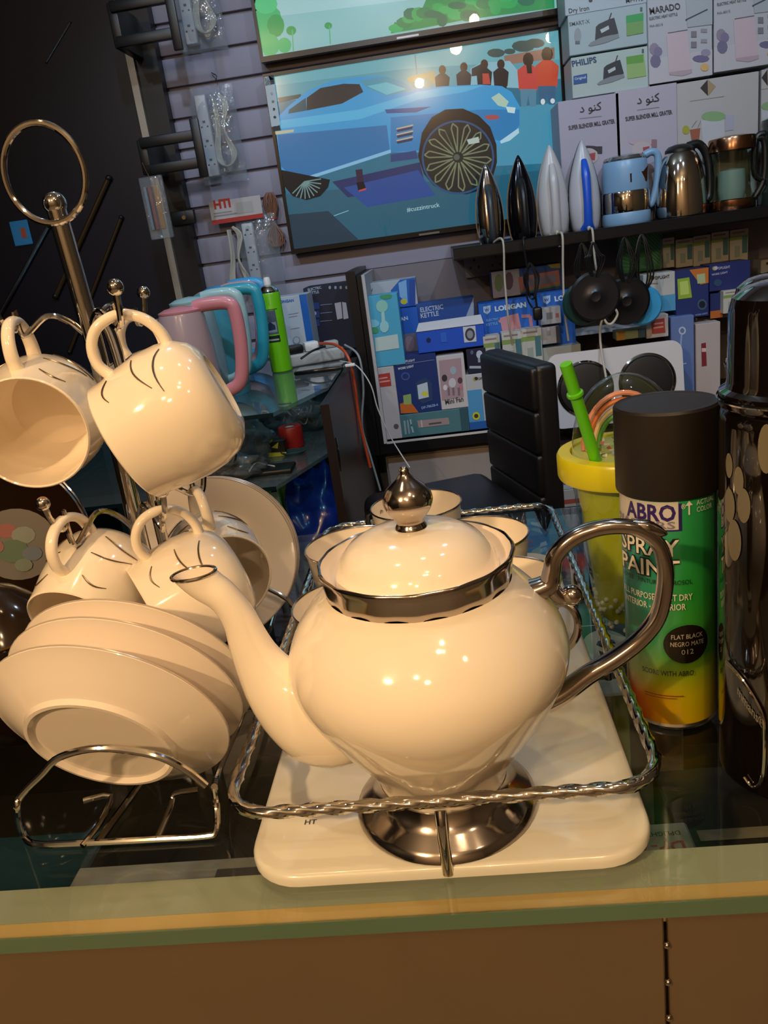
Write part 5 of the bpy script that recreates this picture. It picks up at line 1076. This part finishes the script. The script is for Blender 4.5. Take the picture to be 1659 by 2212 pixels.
crumple('plastic_bag', 'clear bag of black cable loops behind the red roll', at_s(570, 930, 2.05), (.07, .05, .06), BAG, 5, inner=loops(BLACK, 6, .045, .003))
rl = thing('tape_roll', 'red roll of tape on the middle glass shelf', 'tape', at_s(632, 960, 1.80))
MB().lathe([(.012, 0), (.026, 0), (.028, .003), (.028, .046), (.026, .049), (.012, .049)], 30).build('roll', mat('red_tape', '#c42a22', .35), rl); MB().lathe([(.012, .001), (.0115, .048)], 24).build('core', CARD, rl)
yk = thing('small_carton', 'small yellow and black packet beside the red roll', 'packet', at_s(600, 975, 1.74)); MB().rbox((-.022, -.015, 0), (.022, .015, .036), .002, 1).build('packet_body', mat('yellow_black', '#1d1c14', .4), yk); pf = Print(lambda u, v, k: V((-.022+.044*u, -.0154, .036*v))); pf.poly([(0, .0), (1, 0), (1, .22), (0, .3)], '#c8c03a'); pf.poly([(.3, .6), (.7, .9), (.6, .5)], '#c8b83a'); pf.build('front_print', PR, yk)
bt = thing('black_tray', 'shallow black tray on the middle glass shelf', 'tray', at_s(575, 1020, 1.60)); MB().rbox((-.06, -.03, 0), (.06, .03, .010), .004, 2).build('tray_body', BLACK, bt); MB().tube(bez([(-.03, -.02, .011), (-.02, .01, .02), (0, .012, .013), (.02, 0, .011)], 5), .0015, 6).build('white_wire', WHITEP, bt)
cpp = thing('cable_coil', 'thin dark cable coil lying on the shelf glass', 'cable', at_s(640, 1010, 1.72)); 
for k in range(3): MB().tube([((.02+.004*k)*math.cos(2*PI*i/20), (.014+.003*k)*math.sin(2*PI*i/20), .003+.003*k) for i in range(20)], .0014, 6, True).build('turn', mat('dark_teal_cable', '#24484e', .4), cpp)
# things under the middle shelf
def at_b(px, py, Y): a = aty(px, py, Y); return V((a.x, Y, .4582))
crumple('blue_bag', 'deep blue plastic bag under the middle shelf', at_b(690, 1100, 1.85), (.10, .12, .2), mat('blue_film', '#142f8c', .25, 0, .4), 11, 'goods under the middle shelf')
for i, (px, cc, lb) in enumerate(((585, '#6fae3a', 'green and white upright carton under the middle shelf'), (625, '#b5bcbc', 'white upright carton with a dark mark under the middle shelf'))):
    a = at_b(px, 1100, 1.80+.03*i); t = thing('upright_box', lb, 'box', a, 'goods under the middle shelf'); MB().rbox((-.028, 0, 0), (.028, .06, .38), .002, 1).build('carton_body', mat('ub_'+cc[1:], cc, .5), t)
    pf = Print(lambda u, v, k: V((-.028+.056*u, -.0004-.0001*k, .38*v))); pf.rect(.62 if i == 0 else .3, .02, .95 if i == 0 else .6, .98, '#b9c4bc' if i == 0 else '#7aa06a'); pf.rect(.65, .86, .9, .96, '#1c1c20'); pf.build('front_print', PR, t)

# ================================================================== goods hanging on the slatwall
YW = 2.545
def sockets(p, n=3): 
    for i in range(n):
        y_ = .03+.05*i; p.rect(-.004, y_+.012, .004, y_+.018, '#33363c'); p.rect(-.011, y_, -.006, y_+.004, '#33363c'); p.rect(.006, y_, .011, y_+.004, '#33363c')
def ext(px0, px1, label, n=3, Y=YW-.03, bagw=.13, loop_dx=.045, head=None, lean=0):
    a = aty(*px0, Y); d = aty(*px1, Y); H = d.z-a.z; t = thing('extension_lead', label, 'extension lead', (a.x, Y, a.z), 'bagged extension leads on the wall', (0, lean, 0))
    w = .017; bar = MB().rbox((-w, -.014, 0), (w, .014, H), .005, 3).build('socket_bar', mat('ext_white', '#b7bac0', .4), t)
    p = Print(lambda x, y, k: V((x, -.0146, y))); sockets(p, n)
    p.build('socket_holes', PR, bar)
    CWH = mat('ext_cord', '#b6b4a8', .5)
    for k in range(4):
        R_ = .016+.0045*k; hh = H*.40
        MB().tube(bez([(loop_dx-.3*R_, -.004*k, H*.95), (loop_dx-R_*.4, -.004*k, H*.6), (loop_dx-R_, -.004, H*.25), (loop_dx, -.004*k, .01+.004*k), (loop_dx+R_, -.004, H*.25), (loop_dx+R_*.3, -.004*k, H*.55), (loop_dx+R_, -.003*k, H*.85), (loop_dx+.2*R_, 0, H*.98)], 6), .0033, 8).build('cord_turn', CWH, t)
    g_ = random.Random(int(px0[0])); nx, nz = 10, 16; vs = []
    for sgn in (-1, 1):
        for j in range(nz+1):
            for i in range(nx+1):
                u, v = i/nx, j/nz; bul = math.sin(PI*u)**.6*math.sin(PI*min(1, v*1.02+.0))**.4; vs.append((-.035+bagw*u+g_.uniform(-.002, .002), sgn*(.003+.020*bul)+g_.uniform(-.002, .002), -.02+(H*1.18)*v+g_.uniform(-.002, .002)))
    K = (nx+1)*(nz+1); fs = [(s*K+j*(nx+1)+i, s*K+j*(nx+1)+i+1, s*K+(j+1)*(nx+1)+i+1, s*K+(j+1)*(nx+1)+i) for s in (0, 1) for j in range(nz) for i in range(nx)]
    MB().add(vs, fs).build('bag_film', PLASTIC, t, fix=False)
    MB().tube(bez([(bagw*.4, 0, H*1.15), (bagw*.42, .008, H*1.2), (bagw*.3, .022, H*1.26)], 4), .0016, 6).build('hanger_wire', SILVER, t)
    if head: head(t, H)
    return t
ext((465, 382), (440, 205), 'bagged white extension lead at mid height beside the television', lean=0)
ext((418, 98), (385, -90), 'bagged white extension lead at the top beside the upper television')
def hti(t, H):
    cz_ = H*1.04; c_ = MB().rbox((-.10, -.016, cz_), (.055, -.013, cz_+.062), .001, 1).build('header_card', mat('header_white', '#b9b4b4', .5), t)
    p = Print(lambda x, y, k: V((x, -.0164-.0001*k, cz_+y))); p.rect(-.10, 0, .055, .012, '#b02a26'); p.text('HTI', -.085, .042, -.035, .042, '#b02a26', .05, updown=1); p.rect(-.09, .02, -.02, .024, '#8d8888'); p.rect(-.09, .028, -.035, .031, '#8d8888'); p.rect(-.02, .02, .03, .05, '#a9a9a6'); p.build('card_print', PR, c_)
ext((562, 642), (535, 482), 'bagged white extension lead with a red lettered header card', 4, loop_dx=-.05, head=hti, bagw=.12)
b_ = aty(590, 475, YW-.02); wbn = thing('wire_bundle', 'tied bundle of brown wire hanging left of the lower television', 'wire', b_)
for k in range(9):
    a = (k-4)*.0042; MB().tube(bez([(a*.3, 0, 0), (a*1.3, -.004*(k % 3), .045), (a*.5+.004, -.004, .075), (a*.6+.006, 0, .05), (.001, 0, .0), (a*1.6, -.004*(k % 2), -.05), (a*.5, -.006, -.075), (a*-1.1, 0, -.045), (a*.3, 0, 0)], 4), .0021, 6).build('strand', mat('brown_wire', '#7d5440', .45), wbn)
MB().tube([(.010*math.cos(2*PI*i/14), .009*math.sin(2*PI*i/14), .002) for i in range(14)], .003, 6, True).build('red_tie', mat('red_tie', '#a8322a', .5), wbn)
# black wall arms
def arm(pA, pB, z_span, label, Y=2.33):
    a = aty(*pA, Y); t = thing('mounting_bracket', label, 'bracket', (a.x, Y, a.z), 'black television arms on the upright')
    zr = z_span
    MB().rbox((-.012, -.006, -zr/2-.018), (.012, .006, zr/2+.018), .003, 2).build('upright_bar', BLACK, t)
    for s in (-1, 1): MB().rbox((-.16, -.004+.0065, s*zr/2*.62-.013), (.0, .020, s*zr/2*.62+.013), .003, 2).build('arm', BLACK, t)
    MB().rbox((-.17, .012, -zr/2*.8), (-.145, .165, zr/2*.8), .003, 2).build('mount_plate', BLACK, t)
arm((430, 320), None, .11, 'black steel mounting arm beside the middle bagged lead')
arm((372, 30), None, .13, 'black steel mounting arm at the top of the upright')
bb = aty(400, 470, 2.50); bx_ = thing('black_clip', 'short black clip on the upright edge by the header card', 'bracket', bb); MB().rbox((-.04, -.01, -.02), (.03, .012, .02), .004, 2).build('clip_body', BLACK, bx_); MB().lathe([(0, .0), (.006, .0), (.006, .004), (0, .004)], 12, M=Matrix.Translation((0, -.011, 0)) @ Matrix.Rotation(PI/2, 4, 'X')).build('screw', CHROME, bx_)
# packet hanging in front of the dark partition
hb = aty(335, 445, 2.30); hk_ = thing('hanging_packet', 'clear packet with orange and yellow strips hanging by the upright', 'packet', hb)
MB().rbox((-.03, -.004, -.085), (.035, .006, .075), .004, 2).build('film', PLASTIC, hk_)
for x_, cc in ((-.015, '#8f3c28'), (.004, '#a9742a'), (-.022, '#7d8894')): MB().rbox((x_, -.002, -.06), (x_+.014, .003, .05), .001, 1).build('strip', mat('strip_'+cc[1:], cc, .5), hk_)
MB().tube([(0, 0, .075), (-.01, .0, .11)], .0015, 6).build('hanger', SILVER, hk_)
# dark left corner: leaning steel rods, a reflection streak built as a rod, a small blue packet
RODM = mat('brushed_rod', '#9fb0c4', .2, 1); 
def rod(a, b_, label, r=.006, m_=RODM):
    q0, q1 = V(a), V(b_); o = thing('steel_rod', label, 'rod', q0, 'rods of the stair rail in the dark corner')
    MB().tube([V((0, 0, 0)), q1-q0], r, 10).build('bar', m_, o); 
    for e in (V((0, 0, 0)), q1-q0): MB().ball(e, r*1.25, seg=10).build('end_cap', BLACK, o)
rod(aty(105, 488, 2.5525), aty(-40, 752, 2.5525), 'bright diagonal steel rod beyond the carrying ring', .0065)
rod(aty(235, 385, 2.551), aty(120, 640, 2.551), 'dull bronze diagonal rod right of the carrying ring', .008, mat('bronze_rod', '#5b4a34', .4, .8))
rod(aty(262, 470, 2.552), aty(150, 760, 2.552), 'second dull bronze diagonal rod nearer the upright', .006, MATS['bronze_rod'])
rod(aty(152, 48, 2.5575), aty(100, 135, 2.5575), 'short bright reflection streak shaped as a rod high in the dark corner', .0022)  # reflection in the dark glass, modelled as a thin bright bar
pk = aty(46, 502, 2.5565); pkt = thing('blue_packet', 'small sky blue packet with a red mark in the dark corner', 'packet', pk); MB().rbox((-.030, -.003, -.038), (.028, .003, .034), .002, 1).build('packet_body', mat('sky_packet', '#2f8fd0', .5), pkt); pf = Print(lambda u, v, k: V((u, -.0036, v))); pf.rect(.0, -.018, .016, .012, '#b0584a'); pf.build('front_print', PR, pkt)

# low ledge with cartons seen between the chair and the tumbler
lx = aty(1205, 1000, 2.14).x
ls = thing('low_shelf', 'narrow black ledge low on the cabinet, right of the chair', 'shelf', (lx+.3, 2.16, .545))
MB().rbox((-.45, -.06, 0), (.6, .069, .016), .002, 1).build('board', FRM, ls)
for x_ in (-.35, .4): MB().prism([(0, 0), (.10, 0), (0, -.08)], .012, M=Matrix.Translation((x_, .069, 0)) @ Matrix.Rotation(PI/2, 4, 'Y') @ Matrix.Rotation(PI/2, 4, 'Z')).build('bracket', FRM, ls)
zz_ = .5612
for h_, cc, lb, art_ in ((.050, '#a8a29c', 'flat white and red carton lowest on the ledge by the chair', [(.1, .2, .9, .45, '#a04a3c')]), (.075, '#b4b8bc', 'white carton with a blue round print on the low ledge', [(.2, .2, .8, .6, '#3f62a8')]), (.050, '#2a201c', 'dark carton with an orange front topmost on the low ledge', [(.0, .25, .8, .95, '#c0562c'), (.3, .35, .6, .8, '#2a1a14')])):
    t = thing('product_box', lb, 'box', (lx+.02, 2.105, zz_), 'cartons on the low ledge'); MB().rbox((-.07, 0, 0), (.07, .10, h_), .0015, 1).build('carton_body', mat('ledge_'+cc[1:], cc, .5), t)
    pf = Print(lambda u, v, k: V((-.07+.14*u, -.0004-.0001*k, h_*v)))
    for a_ in art_: pf.rect(*a_)
    pf.build('front_print', PR, t); zz_ += h_+.0004
